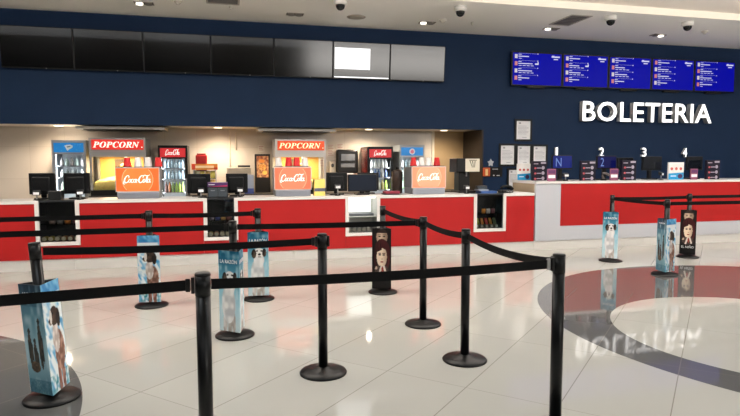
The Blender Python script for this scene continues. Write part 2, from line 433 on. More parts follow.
for i, c in enumerate([(206, 110, 40), (150, 170, 60), (214, 140, 60), (190, 70, 60), (206, 150, 60), (120, 150, 110)]):
    bag(4.05 + i * 0.077, YC + 0.27, 0.391, c, 'slanted colourful candy bag in the bottom row of the right candy case', 'slanted bags in the right candy case', 0.06, 0.155, 0.25 * (-1))
for i, c in enumerate([(140, 120, 110), (130, 128, 130), (214, 130, 50), (150, 90, 90)]):
    bag(-2.43 + i * 0.1, YC + 0.16, 0.638, c, 'small candy bag on the middle shelf of the leftmost candy case', 'bags on the shelf of the leftmost candy case', 0.085, 0.06)
for i, c in enumerate([(110, 100, 120), (60, 70, 150), (216, 160, 70), (170, 90, 80)]):
    bag(-0.26 + i * 0.085, YC + 0.16, 0.638, c, 'small candy bag on the shelf of the case below the drawer box', 'bags on the shelf below the drawer box', 0.075, 0.06)
for i, c in enumerate([(225, 150, 50), (230, 225, 220), (140, 80, 90)]):
    bag(4.16 + i * 0.085, YC + 0.16, 0.638, c, ['orange candy bag on the shelf of the right candy case', 'white candy bag on the shelf of the right candy case', 'maroon candy bag on the shelf of the right candy case'][i], 'bags on the shelf of the right candy case', 0.075, 0.075)

# ------------------------------------------------------------------ ticket counter
t = thing('ticket_counter', 'long red and grey ticket counter below the white lettering', 'counter', (5.025, YC, 0.154))
MB().box(0.03, 9, 0.05, 0.80, 0, 0.97).build('carcass', DARKG, t)
MB().box(0.012, 0.485, 0, 0.049, 0, 0.97).box(0.485, 9, 0, 0.049, 0, 0.245).build('grey_panel', mat('light_grey_laminate', (186, 189, 196), 0.35), t)
MB().box(0.486, 9, -0.004, 0.049, 0.247, 0.97).build('front_panel', RED, t)
MB().box(0.0, 9, -0.015, 0.82, 0.972, 1.012).build('worktop', WHITE, t)
MB().box(0.0, 0.029, 0.05, 0.80, 0, 0.97).build('end_panel', mat('tan_laminate', (164, 146, 122), 0.45), t)
ZT = 1.1665

# ------------------------------------------------------------------ wall screens
GLOSS = mat('black_glossy_screen', (8, 8, 9), 0.13, spec=0.9)
xs = [-3.64, -2.52, -1.40, -0.262, 0.858, 1.960, 3.078, 4.21]
labs = ['unlit black wall screen cut by the left frame edge', 'second unlit wall screen from the left end of the row', 'third unlit wall screen from the left end of the row',
        'fourth unlit wall screen from the left, in the middle of the long row', 'unlit wall screen directly left of the one with a white rectangle', 'wall screen with painted-on reflection, a white rectangle and bottom line', 'last screen of the long row, right of the white rectangle one']
for i in range(7):
    a, b = xs[i], xs[i + 1]; w = (b - a) / 2 - 0.004
    t = thing('wall_screen', labs[i], 'screen', ((a + b) / 2, W - 0.045, 3.105 - 0.02), 0, 'row of black wall screens')
    t.rotation_euler = (math.radians(5.5), 0, 0)
    MB().bev(-w, w, -0.045, 0.0, 0, 0.69, 0.006).build('bezel', BLACK, t)
    MB().box(-w + 0.012, w - 0.012, -0.0475, -0.0455, 0.02, 0.678).build('panel', GLOSS, t)
    MB().lathe([(0.007, -0.048), (0.007, -0.0455)], 10, (0.12, 0, 0.010), axis='y').build('logo_dot', mat('small_led', (200, 200, 200), 0.4), t)
    if i == 5:  # bright reflection on this panel put in as emissive white shapes
        MB().box(-w + 0.03, 0.16, -0.0495, -0.048, 0.185, 0.575).build('reflection_rectangle', mat('reflection_white', (0, 0, 0), 0.3, emis=(255, 255, 255), es=1.6), t)
        MB().box(-w + 0.02, w - 0.02, -0.0495, -0.048, 0.025, 0.045).build('reflection_bar', MATS['reflection_white'], t)
SBLUE = mat('screen_blue', (1, 1, 6), 0.3, spec=0.05, emis=(6, 10, 160), es=0.95)
SBLUE2 = mat('screen_blue_dim', (4, 4, 20), 0.15, emis=(10, 14, 120), es=0.8)
STXT = mat('screen_text', (0, 0, 0), 0.3, emis=(225, 225, 250), es=0.8)
SRED = mat('screen_icon', (0, 0, 0), 0.3, emis=(210, 120, 120), es=0.9)
IC = [mat('screen_icon_pale', (0, 0, 0), 0.3, emis=(225, 215, 220), es=0.8), SRED]
xr = [5.655, 6.83, 7.935, 9.01, 10.125, 11.24]
lr = ['blue listing screen leftmost above the white lettering', 'second blue listing screen from the left', 'third blue listing screen, the middle one above the lettering', 'fourth blue listing screen from the left', 'blue listing screen cut by the right frame edge']
for i in range(5):
    a, b = xr[i], xr[i + 1]; w = (b - a) / 2 - 0.004; z0 = 3.095
    t = thing('listing_screen', lr[i], 'screen', ((a + b) / 2, W - 0.06, z0), 0, 'blue listing screens above the ticket counter')
    MB().bev(-w, w, -0.05, 0.0, -0.035, 0.66, 0.006).build('bezel', BLACK, t)
    MB().box(-w + 0.03, w - 0.03, -0.053, -0.0505, -0.01, 0.632).build('panel', SBLUE, t)
    tx = MB(); ic = MB(); dt = MB(); lg = MB(); rnd = random.Random(i * 3 + 1)
    for r in range(4):
        zz = 0.53 - r * 0.145; xx = -w + 0.06 + 0.0
        MB().box(xx + 0.01, xx + 0.07, -0.055, -0.0535, zz - 0.01, zz + 0.07).build('icon', IC[(r + i) % 2 if i > 1 else (1 if r % 2 else 0)], t)
        L1 = 0.22 + 0.12 * rnd.random()
        tx.box(xx + 0.09, xx + 0.16, -0.055, -0.0535, zz + 0.064, zz + 0.076)
        tx.box(xx + 0.09, xx + 0.09 + L1, -0.055, -0.0535, zz + 0.022, zz + 0.04)
        tx.box(xx + 0.1, xx + 0.50, -0.055, -0.0535, zz + 0.09, zz + 0.092)
        nn = 4 if r in (1, 2) else 1
        for k in range(nn): tx.box(xx + 0.1 + k * 0.09, xx + 0.165 + k * 0.09, -0.055, -0.0535, zz - 0.016, zz - 0.004)
        dt.box(xx + 0.52, xx + 0.54, -0.055, -0.0535, zz + 0.08, zz + 0.10)
    if i < 2: dt.box(-w + 0.53, -w + 0.61, -0.055, -0.0535, 0.40, 0.43).box(-w + 0.585, -w + 0.61, -0.055, -0.0535, 0.43, 0.455)
    lg.box(w - 0.26, w - 0.07, -0.055, -0.0535, 0.56, 0.588).box(w - 0.25, w - 0.2, -0.055, -0.0535, 0.588, 0.60).box(w - 0.21, w - 0.11, -0.055, -0.0535, 0.515, 0.535)
    lg.build('corner_mark', STXT, t); dt.build('status_marks', STXT, t)
    tx.build('listing_text', STXT, t)
    MB().box(-0.2, 0.2, -0.03, 0.03, -0.065, -0.036).build('mount', BLACK, t)

# ------------------------------------------------------------------ channel letters
t = thing('wall_sign', 'white raised BOLETERIA lettering on the navy wall', 'sign', (7.32, W - 0.13, 2.365))
word = 'BOLETERIA'; X0, X1, H = 0.0, 3.30, 0.415
full = text_data(word, 1, 0, 0.012, 1.06); fx = [v.co.x for v in full.vertices]; fmin, fmax = min(fx), max(fx)
k = (X1 - X0) / (fmax - fmin)
LSIDE = mat('letter_side_grey', (205, 205, 205), 0.4)
LFACE = mat('letter_face_lit', (245, 245, 245), 0.4, emis=(255, 255, 255), es=1.4)
for i, ch in enumerate(word):
    pre = text_data(word[:i + 1], 1, 0, 0.012, 1.06); one = text_data(ch, 1, 0, 0.012, 1.06)
    r = (max(v.co.x for v in pre.vertices) - fmin) * k
    ow = (max(v.co.x for v in one.vertices) - min(v.co.x for v in one.vertices)) * k
    text('letter', ch, r - ow, r, 0, H, 0, 0.12, [LFACE, LSIDE], t, off=0.012)
    bpy.data.meshes.remove(pre); bpy.data.meshes.remove(one)
for n, x, lab in ((1, 6.74, 'white number 1 on the wall above the first ticket window'), (2, 7.83, 'white number 2 on the wall above the second ticket window'), (3, 8.9, 'white number 3 on the wall above the third ticket window'), (4, 9.97, 'white number 4 on the wall above the fourth ticket window')):
    t = thing('number_sign', lab, 'number', (x + 0.02, W - 0.08, 1.605), 0, 'window numbers')
    wd = 0.05 if n == 1 else 0.11
    text('numeral', str(n), -wd / 2, wd / 2, 0, 0.20, 0, 0.06, [LFACE, LSIDE], t, off=0.012)

# ------------------------------------------------------------------ frames and papers on the navy wall
def frame(x, z, w, h, label):
    t = thing('certificate_frame', label, 'picture frame', (x, W - 0.001, z), 0, 'framed certificates')
    MB().box(-w / 2, w / 2, -0.025, -0.002, 0, 0.04).box(-w / 2, w / 2, -0.025, -0.002, h - 0.04, h).box(-w / 2, -w / 2 + 0.04, -0.025, -0.002, 0.04, h - 0.04).box(w / 2 - 0.04, w / 2, -0.025, -0.002, 0.04, h - 0.04).build('frame', BLACK, t)
    MB().box(-w / 2 + 0.04, w / 2 - 0.04, -0.012, -0.002, 0.04, h - 0.04).build('sheet', PAPER, t)
    m = MB()
    for k in range(7): m.box(-w * 0.3, w * (0.3 if k % 3 else 0.18), -0.0135, -0.0125, h * (0.68 - k * 0.06), h * (0.68 - k * 0.06) + 0.006)
    m.box(-w * 0.26, -w * 0.14, -0.0135, -0.0125, h * 0.78, h * 0.85); m.box(-w * 0.05, w * 0.2, -0.0135, -0.0125, h * 0.16, h * 0.18)
    m.build('print', mat('faint_print', (168, 170, 178), 0.7), t)
frame(6.005, 1.93, 0.40, 0.46, 'framed white certificate hanging alone at the top')
frame(5.65, 1.405, 0.385, 0.475, 'left framed certificate of the row of three')
frame(6.025, 1.405, 0.37, 0.465, 'middle framed certificate of the row of three')
frame(6.395, 1.405, 0.37, 0.46, 'right framed certificate of the row, beside the number 1')
frame(5.82, 0.94, 0.34, 0.43, 'lowest framed certificate, half hidden behind the blue promo card')
t = thing('glow_picture', 'small dark picture with a glowing orange panel on navy wall', 'picture', (5.31, W - 0.001, 1.19))
MB().box(-0.23, 0.23, -0.02, -0.002, 0, 0.2).build('board', BLACK, t)
MB().box(-0.21, -0.05, -0.023, -0.0205, 0.015, 0.19).build('orange_panel', mat('orange_print', (190, 84, 40), 0.4, emis=(190, 84, 40), es=0.15), t)
MB().box(-0.155, -0.10, -0.0245, -0.0232, 0.03, 0.16).build('pale_figure', mat('cream_print', (240, 214, 150), 0.5), t)
MB().box(0.0, 0.13, -0.0225, -0.0205, 0.155, 0.165).build('title_print', PAPER, t)
MB().box(0.02, 0.05, -0.0225, -0.0205, 0.02, 0.04).build('mark', PAPER, t)
MB().box(0.1, 0.17, -0.0225, -0.0205, 0.02, 0.035).build('mark', PAPER, t)
t = thing('paper_star', 'small pale star shaped notice on the navy wall', 'notice', (5.28, W - 0.001, 1.40))
MB().prism([((0.075 if q % 2 == 0 else 0.045) * math.sin(q * PI / 5), 0.08 + (0.085 if q % 2 == 0 else 0.05) * math.cos(q * PI / 5)) for q in range(10)], -0.008, 0.0).build('star', mat('notice_grey', (176, 182, 188), 0.6), t)

# ------------------------------------------------------------------ things on the ticket counter
def tent(x, w, h, label):
    t = thing('menu_stand', label, 'menu stand', (x, YC + (0.45 if x < 5.5 else 0.17), ZT), 0, 'dark menu stands on the ticket counter')
    MB().bev(-w / 2, w / 2, 0, 0.05, 0, h, 0.006).build('holder', mat('menu_navy', (24, 20, 38), 0.4, spec=0.3), t)
    ty = -0.0018; pm = mat('menu_print', (168, 160, 176), 0.5); sm = mat('menu_snack', (196, 84, 90), 0.5)
    MB().box(-w * 0.42, -w * 0.1, ty, -0.0004, h * 0.84, h * 0.88).build('title_print', pm, t)
    MB().box(w * 0.08, w * 0.44, ty, -0.0004, h * 0.86, h * 0.95).build('corner_print', pm, t)
    for k in range(3):
        zz = h * (0.62 - 0.27 * k)
        MB().disc(w * 0.24, zz + 0.012, 0.030, 0.032, ty, -0.0004, 12).box(-w * 0.2, w * 0.12, ty, -0.0004, zz, zz + 0.016).build('row_print', pm, t)
        MB().disc(-w * 0.3, zz + 0.005, 0.022, 0.018, ty, -0.0004, 10).build('snack_print', sm, t)
tent(5.36, 0.28, 0.345, 'leftmost dark menu stand, on the left end of the ticket counter')
tent(6.15, 0.30, 0.35, 'dark menu stand between ticket windows 1 and 2')
tent(6.98, 0.30, 0.36, 'dark menu stand between ticket windows 2 and 3')
tent(8.80, 0.30, 0.36, 'dark menu stand cut by the right frame edge')
def promo(x, y, z, w, h, label):
    t = thing('promo_card', label, 'card', (x, y, z), 0, 'white and blue promo cards')
    MB().box(-w / 2, w / 2, 0, 0.03, 0, h).build('card', mat('card_white', (232, 230, 228), 0.4), t)
    MB().prism([(-w / 2 + 0.003, 0.004), (w / 2 - 0.003, 0.004), (w / 2 - 0.003, h * 0.42), (-w / 2 + 0.003, h * 0.36)], -0.002, -0.0004).build('blue_band', mat('promo_blue', (26, 150, 206), 0.4), t)
    for k in range(3): MB().disc(-w * 0.3 + k * w * 0.3, h * 0.63, w * 0.085, w * 0.085, -0.003, -0.0006, 14).build('dot', mat('promo_red', (206, 96, 92), 0.4), t)
    MB().disc(w * 0.26, h * 0.2, w * 0.16, h * 0.13, -0.004, -0.0022, 14).build('dark_print', mat('promo_dark', (70, 40, 84), 0.4), t)
    MB().box(-w * 0.36, w * 0.0, -0.004, -0.0022, h * 0.19, h * 0.24).build('white_print', PAPER, t)
promo(5.19, YC + 0.70, ZT, 0.26, 0.30, 'white and blue promo card at the back left end of the ticket counter')
promo(7.98, YC + 0.17, ZT, 0.33, 0.32, 'white and blue promo card on the ticket counter below number 4')
def pink(x, w, h, label):
    t = thing('price_card', label, 'card', (x, YC + 0.15, ZT), 0, 'pink price cards')
    MB().box(-w / 2, w / 2, 0, 0.02, 0, h).build('card', mat('card_pink', (140, 80, 108), 0.45), t)
    MB().box(-w * 0.42, w * 0.42, -0.002, -0.0005, h * 0.24, h * 0.5).build('white_strip', PAPER, t)
    MB().box(-w * 0.42, w * 0.42, -0.002, -0.0005, h * 0.62, h * 0.9).build('purple_strip', mat('card_purple', (92, 48, 96), 0.45), t)
pink(5.42, 0.16, 0.21, 'pink price card right of the leftmost menu stand')
pink(6.66, 0.16, 0.21, 'pink price card at ticket window 2')
pink(8.36, 0.15, 0.20, 'small pink and white price card right of the promo card')
def pos(x, y, z, w, h, label, screen=None, facing=True, stand=0.10, tilt=8, group='till monitors'):
    """till monitor; facing=False shows its back to the hall"""
    t = thing('till_monitor', label, 'monitor', (x, y, z), 0, group)
    MB().bev(-0.11, 0.11, -0.02, 0.16, 0.001, 0.022, 0.006).build('base', BLACK, t)
    MB().bev(-0.035, 0.035, 0.05, 0.10, 0.0225, stand + 0.1, 0.008).build('stand', BLACK, t)
    hd = MB(); hd.bev(-w / 2, w / 2, 0.0, 0.04, stand, stand + h, 0.008)
    if not facing: hd.bev(-w * 0.36, w * 0.3, -0.035, -0.0005, stand + 0.03, stand + h * 0.82, 0.012)
    hd.build('housing', mat('till_black', (13, 14, 16), 0.4, spec=0.3), t)
    if facing:
        MB().box(-w / 2 + 0.014, w / 2 - 0.014, -0.003, -0.0005, stand + 0.022, stand + h - 0.014).build('screen', screen or mat('screen_off', (22, 26, 34), 0.12), t)
    else:
        v = MB()
        for k in range(5): v.box(-w * 0.2, w * 0.15, -0.0372, -0.0356, stand + h * 0.42 + k * 0.014, stand + h * 0.42 + k * 0.014 + 0.005)
        v.build('vent', BLACK, t)
    return t
ZC1 = 0.9745
BL = mat('till_blue_screen', (4, 6, 30), 0.15, emis=(34, 50, 140), es=0.6)
BL2 = mat('till_blue_dim', (4, 6, 30), 0.15, emis=(20, 26, 100), es=0.5)
for x, s, lab, hh in ((5.74, BL, 'bright blue customer screen at ticket window 1', 0.25), (6.64, BL2, 'dim blue customer screen at ticket window 2', 0.24)):
    t = pos(x, YC + 0.34, ZT, 0.40, hh, lab, s, True, 0.2, group='ticket till monitors')
    text('screen_mark', 'N' if x < 6 else '2', -0.13, -0.02 if x < 6 else -0.06, 0.25, 0.40, -0.004, 0.001, mat('screen_pale_blue', (0, 0, 0), 0.3, emis=(120, 150, 220), es=0.8), t)
pos(7.62, YC + 0.36, ZT, 0.42, 0.26, 'dark till monitor at ticket window 3', None, True, 0.17, group='ticket till monitors')
pos(8.62, YC + 0.42, ZT, 0.36, 0.26, 'dark till monitor at ticket window 4, behind the small pink card', None, True, 0.17, group='ticket till monitors')
pos(7.25, YC + 0.62, ZT, 0.34, 0.24, 'dark till monitor between ticket windows 2 and 3, behind a menu stand', None, True, 0.17, group='ticket till monitors')
def reader(x, y, z, label, h=0.12, rz=0.0, white=True):
    t = thing('card_reader', label, 'card reader', (x, y, z), rz, 'small pole displays and card readers')
    MB().lathe([(0.045, 0), (0.045, 0.008), (0.02, 0.014)], 16).build('foot', BLACK, t)
    MB().lathe([(0.010, 0.0145), (0.010, h)], 10).build('pole', STEEL, t)
    b = MB(); b.add([(-0.045, -0.03, h), (0.045, -0.03, h), (0.045, 0.03, h + 0.01), (-0.045, 0.03, h + 0.01), (-0.045, -0.025, h + 0.05), (0.045, -0.025, h + 0.05), (0.045, 0.03, h + 0.07), (-0.045, 0.03, h + 0.07)],
          [(0, 1, 5, 4), (1, 2, 6, 5), (2, 3, 7, 6), (3, 0, 4, 7), (4, 5, 6, 7), (3, 2, 1, 0)])
    b.build('head', DARKG, t)
    MB().box(-0.036, 0.036, -0.0345, -0.0305, h + 0.007, h + 0.044).build('display', PAPER if white else GREY, t)
reader(5.69, YC + 0.15, ZT, 'white-faced card reader at ticket window 1', 0.07)
reader(7.63, YC + 0.14, ZT, 'white-faced card reader at ticket window 3', 0.08, 0.5)
t = thing('gooseneck_scanner', 'black scanner lying below the screen of ticket window 2', 'scanner', (6.47, YC + 0.15, ZT))
MB().bev(-0.06, 0.02, -0.03, 0.04, 0.001, 0.03, 0.006).build('foot', BLACK, t)
MB().tube([(-0.02, 0, 0.03), (-0.05, 0, 0.08), (-0.04, 0, 0.13), (0.03, 0, 0.125), (0.1, 0, 0.09)], 0.02).build('neck', mat('scanner_grey', (96, 88, 86), 0.4), t)
# ------------------------------------------------------------------ soda dispensers with paper cups
ORG = [((228, 98, 44), (236, 120, 58), 0.5), ((220, 106, 78), (226, 120, 90), 0.55), ((232, 130, 98), (238, 146, 114), 0.62)]
CUPR = mat('red_paper_cup', (204, 24, 28), 0.5); CUPW = mat('white_paper_cup', (228, 226, 224), 0.5)
cup_red = MB().lathe([(0.048, 0.0), (0.051, 0.004), (0.049, 0.01), (0.036, 0.10), (0.0355, 0.118), (0.033, 0.12)], 20).mesh('paper_cup', CUPR)
cup_wht = MB().lathe([(0.048, 0.0), (0.051, 0.004), (0.049, 0.01), (0.036, 0.10), (0.0355, 0.118), (0.033, 0.12)], 20).mesh('paper_cup', CUPW)
def dispenser(x0, x1, idx, label, cupx, cupc, where):
    w = (x1 - x0) / 2; a, b_, es = ORG[idx]
    t = thing('soda_dispenser', label, 'drink dispenser', ((x0 + x1) / 2, YC + 0.10, ZC1), 0, 'orange soda dispensers')
    MB().bev(-w + 0.01, w - 0.01, 0.03, 0.46, 0.10, 0.44, 0.012).build('cabinet', GREY, t)
    MB().bev(-w + 0.02, w - 0.015, 0.0, 0.46, 0.001, 0.099, 0.008).build('base', mat('dispenser_steel', (150, 156, 166), 0.35, 0.5), t)
    MB().box(-w, w, 0.0, 0.029, 0.10, 0.455).build('fascia', mat('fascia_edge_%d' % idx, (200, 190, 184), 0.4), t)
    MB().box(-w + 0.014, w - 0.014, -0.004, -0.0005, 0.112, 0.44).build('lit_panel', mat('panel_orange_%d' % idx, a, 0.3, emis=a, es=es), t)
    cz = 0.276; R = 0.208
    d = MB()
    pts = [(R * math.cos(2 * PI * i / 40), max(0.113, min(0.439, cz + R * math.sin(2 * PI * i / 40)))) for i in range(40)]
    d.prism(pts, -0.0055, -0.0042)
    d.build('panel_disc', mat('panel_disc_%d' % idx, b_, 0.3, emis=b_, es=es), t)
    rg = {1: MB(), -1: MB()}; n = 48
    for i in range(n):
        q0, q1 = 2 * PI * i / n, 2 * PI * (i + 1) / n
        if abs((R + 0.006) * math.sin(q0)) > 0.160 or abs((R + 0.006) * math.sin(q1)) > 0.160: continue
        rg[1 if math.cos(q0 + PI / n) > 0 else -1].prism([(r * math.cos(q), cz + r * math.sin(q)) for r, q in ((R - 0.002, q0), (R + 0.004, q0), (R + 0.004, q1), (R - 0.002, q1))], -0.0068, -0.0056)
    for q in rg.values(): q.build('panel_ring', mat('panel_ring_pale', (250, 200, 160), 0.4, emis=(250, 200, 160), es=0.3), t)
    script_logo(-0.195, 0.185, cz - 0.06, cz + 0.075, -0.0085, 0.0025, mat('logo_white', (250, 248, 246), 0.4, emis=(255, 250, 246), es=0.45), t)
    MB().box(-w + 0.02, w - 0.02, 0.02, 0.30, 0.4555, 0.462).build('cup_tray', DARKG, t)
    for i, (cx, cc) in enumerate(zip(cupx, cupc)):
        o = bpy.data.objects.new('paper_cup', cup_red if cc == 'r' else cup_wht); COL.objects.link(o)
        o.location = (cx, YC + 0.10 + 0.09, ZC1 + 0.4625); o.scale = (1.12, 1.12, 1.12)
        side = ['left', 'right'][1 if i >= 2 else 0]
        cn = 'red' if cc == 'r' else 'white'
        tag(o, '%s %s paper cup upturned on the dispenser %s' % (side, cn, where), 'cup', 'paper cups on the soda dispensers')
dispenser(-1.575, -0.972, 0, 'deep orange soda dispenser beside the left popcorn machine', (-1.42, -1.275, -1.135, -0.995), 'rwwr', 'beside the left popcorn machine')
dispenser(0.672, 1.245, 1, 'pinkish orange soda dispenser in front of the middle popcorn machine', (0.75, 0.905, 1.03, 1.155), 'wrrw', 'before the middle popcorn machine')
dispenser(2.868, 3.455, 2, 'brightest pale orange soda dispenser in front of the right blue-topped fridge', (2.925, 3.06, 3.185, 3.33), 'rwwr', 'beside the right fridge')

# ------------------------------------------------------------------ tills on the snack counter
pos(-2.57, YC + 0.28, ZC1, 0.34, 0.30, 'back of the leftmost black till monitor at the frame edge', None, False, 0.075)
pos(-2.12, YC + 0.28, ZC1, 0.345, 0.30, 'back of the second black till monitor, beside the left fridge', None, False, 0.075)
pos(-0.44, YC + 0.42, ZC1, 0.335, 0.30, 'back of the black till monitor left of the small drawer box', None, False, 0.05)
pos(0.125, YC + 0.42, ZC1, 0.33, 0.30, 'back of the black till monitor right of the small drawer box', None, False, 0.05)
pos(1.68, YC + 0.30, ZC1, 0.34, 0.30, 'back of the black till monitor below the towel dispenser', None, False, 0.06)
pos(2.235, YC + 0.46, ZC1, 0.36, 0.29, 'back of the black till monitor half hidden behind the forward facing one', None, False, 0.06)
pos(2.085, YC + 0.22, ZC1, 0.475, 0.275, 'black monitor facing the hall above the white-lit candy case', mat('till_front_screen', (36, 42, 54), 0.12), True, 0.055)
reader(-2.60, YC + 0.12, ZC1, 'white-faced pole display before the leftmost till', 0.07, 0.1)
reader(-2.045, YC + 0.12, ZC1, 'white-faced pole display before the second till', 0.07, 0.15)
reader(-0.40, YC + 0.10, ZC1, 'white-faced pole display left of the drawer box', 0.08, 0.0)
reader(0.165, YC + 0.10, ZC1, 'white-faced pole display right of the drawer box', 0.08, 0.0)
reader(1.655, YC + 0.10, ZC1, 'white-faced pole display before the till below the towel dispenser', 0.11, 0.0)
reader(3.83, YC + 0.12, ZC1, 'white-faced pole display before the right drink machine', 0.07, 0.2)
t = thing('receipt_printer', 'small black receipt printer between the two left tills', 'printer', (-2.36, YC + 0.06, ZC1))
MB().bev(-0.085, 0.085, 0, 0.18, 0.001, 0.13, 0.012).build('body', mat('printer_black', (22, 23, 25), 0.4), t)
MB().box(-0.05, 0.05, 0.05, 0.07, 0.1305, 0.134).build('paper_slot', DARKG, t)
t = thing('drawer_box', 'small dark drawer box with purple top between two tills', 'box', (-0.16, YC + 0.06, ZC1))
MB().bev(-0.145, 0.145, 0.012, 0.24, 0.001, 0.16, 0.006).build('body', DARKG, t)
for s in (-1, 1):
    d = MB().bev(s * 0.07 - 0.064, s * 0.07 + 0.064, 0.0, 0.0115, 0.01, 0.145, 0.003).build('drawer', mat('drawer_grey', (58, 66, 74), 0.4), t)
    MB().box(s * 0.07 - 0.03, s * 0.07 + 0.03, -0.006, -0.0005, 0.10, 0.112).build('handle', GREY, d)
MB().box(-0.145, 0.145, 0.005, 0.24, 0.1605, 0.225).build('top_sign', mat('purple_print', (74, 44, 96), 0.4), t)
MB().prism([(-0.14, 0.164), (0.14, 0.164), (0.14, 0.185)], 0.002, 0.0046).build('magenta_flash', mat('magenta_print', (196, 50, 96), 0.4), t)
MB().box(-0.13, -0.04, 0.002, 0.0046, 0.19, 0.20).build('white_print', PAPER, t)
t = thing('yellow_box', 'yellow and grey carton on the counter right of the middle soda dispenser', 'box', (1.375, YC + 0.12, ZC1))
MB().box(-0.085, 0.085, 0, 0.16, 0.001, 0.26).build('carton', mat('carton_yellow', (250, 222, 120), 0.5), t)
MB().box(-0.0855, 0.0855, -0.002, -0.0005, 0.07, 0.12).build('grey_band', mat('carton_band', (96, 100, 116), 0.5), t)
t = thing('leaflet_pile', 'dark red leaflets lying right of the white-lit case', 'leaflets', (2.54, YC + 0.08, ZC1))
MB().box(-0.13, 0.12, 0, 0.2, 0.001, 0.02).build('lower_sheets', mat('leaflet_dark', (50, 30, 40), 0.4), t)
MB().box(-0.11, 0.13, 0.02, 0.2, 0.0205, 0.055).build('upper_sheets', mat('leaflet_red', (150, 50, 70), 0.4), t)
t = thing('drink_machine', 'black drink machine with a white printed head at counter right', 'machine', (3.935, YC + 0.32, ZC1))
MB().bev(-0.16, 0.14, 0.0, 0.36, 0.001, 0.03, 0.006).build('base', BLACK, t)
MB().bev(-0.11, 0.09, 0.12, 0.34, 0.0305, 0.349, 0.01).build('column', mat('machine_black', (15, 14, 14), 0.35, spec=0.3), t)
MB().bev(-0.20, 0.22, 0.0, 0.34, 0.35, 0.585, 0.01).build('head', MATS['machine_black'], t)
MB().box(-0.045, 0.213, -0.004, -0.0006, 0.36, 0.578).build('face_plate', mat('machine_face', (206, 200, 182), 0.35), t)
mk = MB()
for k in range(3): mk.prism([(0.03 + k * 0.045, 0.54), (0.045 + k * 0.045, 0.54), (0.085 + k * 0.02, 0.43), (0.075 + k * 0.02, 0.43)], -0.006, -0.0045)
mk.box(0.02, 0.16, -0.006, -0.0045, 0.545, 0.555); mk.build('face_print', mat('machine_print', (60, 70, 50), 0.5), t)
MB().lathe([(0.012, 0.28), (0.015, 0.349)], 10, (0.0, 0.06, 0)).build('spout', STEEL, t)
t = thing('card_box', 'small dark terminal box right of the drink machine', 'terminal', (4.20, YC + 0.3, ZC1))
MB().bev(-0.09, 0.09, 0, 0.12, 0.001, 0.12, 0.01).build('body', mat('terminal_grey', (52, 56, 60), 0.4), t)
MB().box(-0.06, 0.06, -0.004, -0.0006, 0.06, 0.10).build('screen', mat('terminal_screen', (70, 78, 84), 0.2), t)
t = thing('black_bin', 'tall dark container standing left of the brightest soda dispenser', 'container', (2.76, YC + 0.55, ZC1))
MB().lathe([(0.075, 0), (0.085, 0.01), (0.095, 0.36), (0.09, 0.37), (0.04, 0.40)], 18).build('body', mat('brown_container', (52, 38, 32), 0.4), t)
MB().lathe([(0.03, 0.401), (0.03, 0.44), (0.02, 0.45)], 14).build('neck', BLACK, t)
t = thing('leaflet_pile', 'blue leaflets lying on the right candy case', 'leaflets', (4.27, YC + 0.08, ZC1))
MB().box(-0.20, 0.09, 0.0, 0.2, 0.001, 0.04).build('lower_sheets', mat('leaflet_blue', (60, 96, 160), 0.4), t)
MB().box(-0.23, -0.05, 0.02, 0.2, 0.0405, 0.065).build('upper_sheets', mat('leaflet_grey', (150, 160, 176), 0.4), t)
t = thing('desk_phone', 'black telephone with curly cord on the right counter end', 'telephone', (4.58, YC + 0.08, ZC1))
MB().bev(-0.12, 0.09, 0.0, 0.18, 0.001, 0.05, 0.012).build('body', BLACK, t)
MB().tube([(-0.12, 0.05, 0.08), (-0.08, 0.05, 0.11), (0.0, 0.05, 0.115), (0.06, 0.05, 0.10), (0.10, 0.05, 0.065)], 0.022).build('handset', BLACK, t)
MB().tube([(-0.05 + k * 0.012, -0.012 + 0.006 * math.cos(k * 1.6), 0.03 + 0.008 * math.sin(k * 1.6)) for k in range(14)], 0.005, 6).build('cord', mat('cord_grey', (150, 150, 150), 0.4), t)
tag(MB().box(-0.18, 0.16, 0, 0.14, 0.0005, 0.004).build('paper_sheet', PAPER, None, (4.80, YC + 0.03, ZC1)), 'white paper sheet lying beside the telephone', 'paper')

# ------------------------------------------------------------------ niche: back counters, fridges, popcorn machines
for a, b_, lab in ((-2.43, -1.31, 'low back counter under the left popcorn machine'), (-0.70, 2.55, 'low back counter under the middle popcorn machine'), (4.0, 5.05, 'low dark back counter in the right niche corner')):
    t = thing('back_counter', lab, 'counter', ((a + b_) / 2, 11.12, 0), 0, 'back counters'); w = (b_ - a) / 2
    MB().box(-w + 0.02, w - 0.02, 0.03, 0.86, 0, 0.869).build('carcass', DARKG, t)
    MB().box(-w, w, 0, 0.87, 0.87, 0.90).build('worktop', mat('dark_worktop', (70, 66, 62), 0.35), t)
def bottle_mesh(rgb, cap, h=0.19, r=0.03):
    key = 'bottle_%d_%d_%d' % rgb
    return MB().lathe([(r * 0.9, 0), (r, 0.01), (r, h * 0.55), (r * 0.85, h * 0.65), (r * 0.4, h * 0.86), (r * 0.4, h)], 12).mesh('bottle', mat(key, rgb, 0.25))
BT = {}
def bottle(x, y, z, rgb, lab, grp, h=0.19, r=0.03):
    k = (rgb, h, r)
    if k not in BT: BT[k] = bottle_mesh(rgb, None, h, r)
    o = bpy.data.objects.new('bottle', BT[k]); COL.objects.link(o); o.location = (x, y, z)
    tag(o, lab, 'bottle', grp)
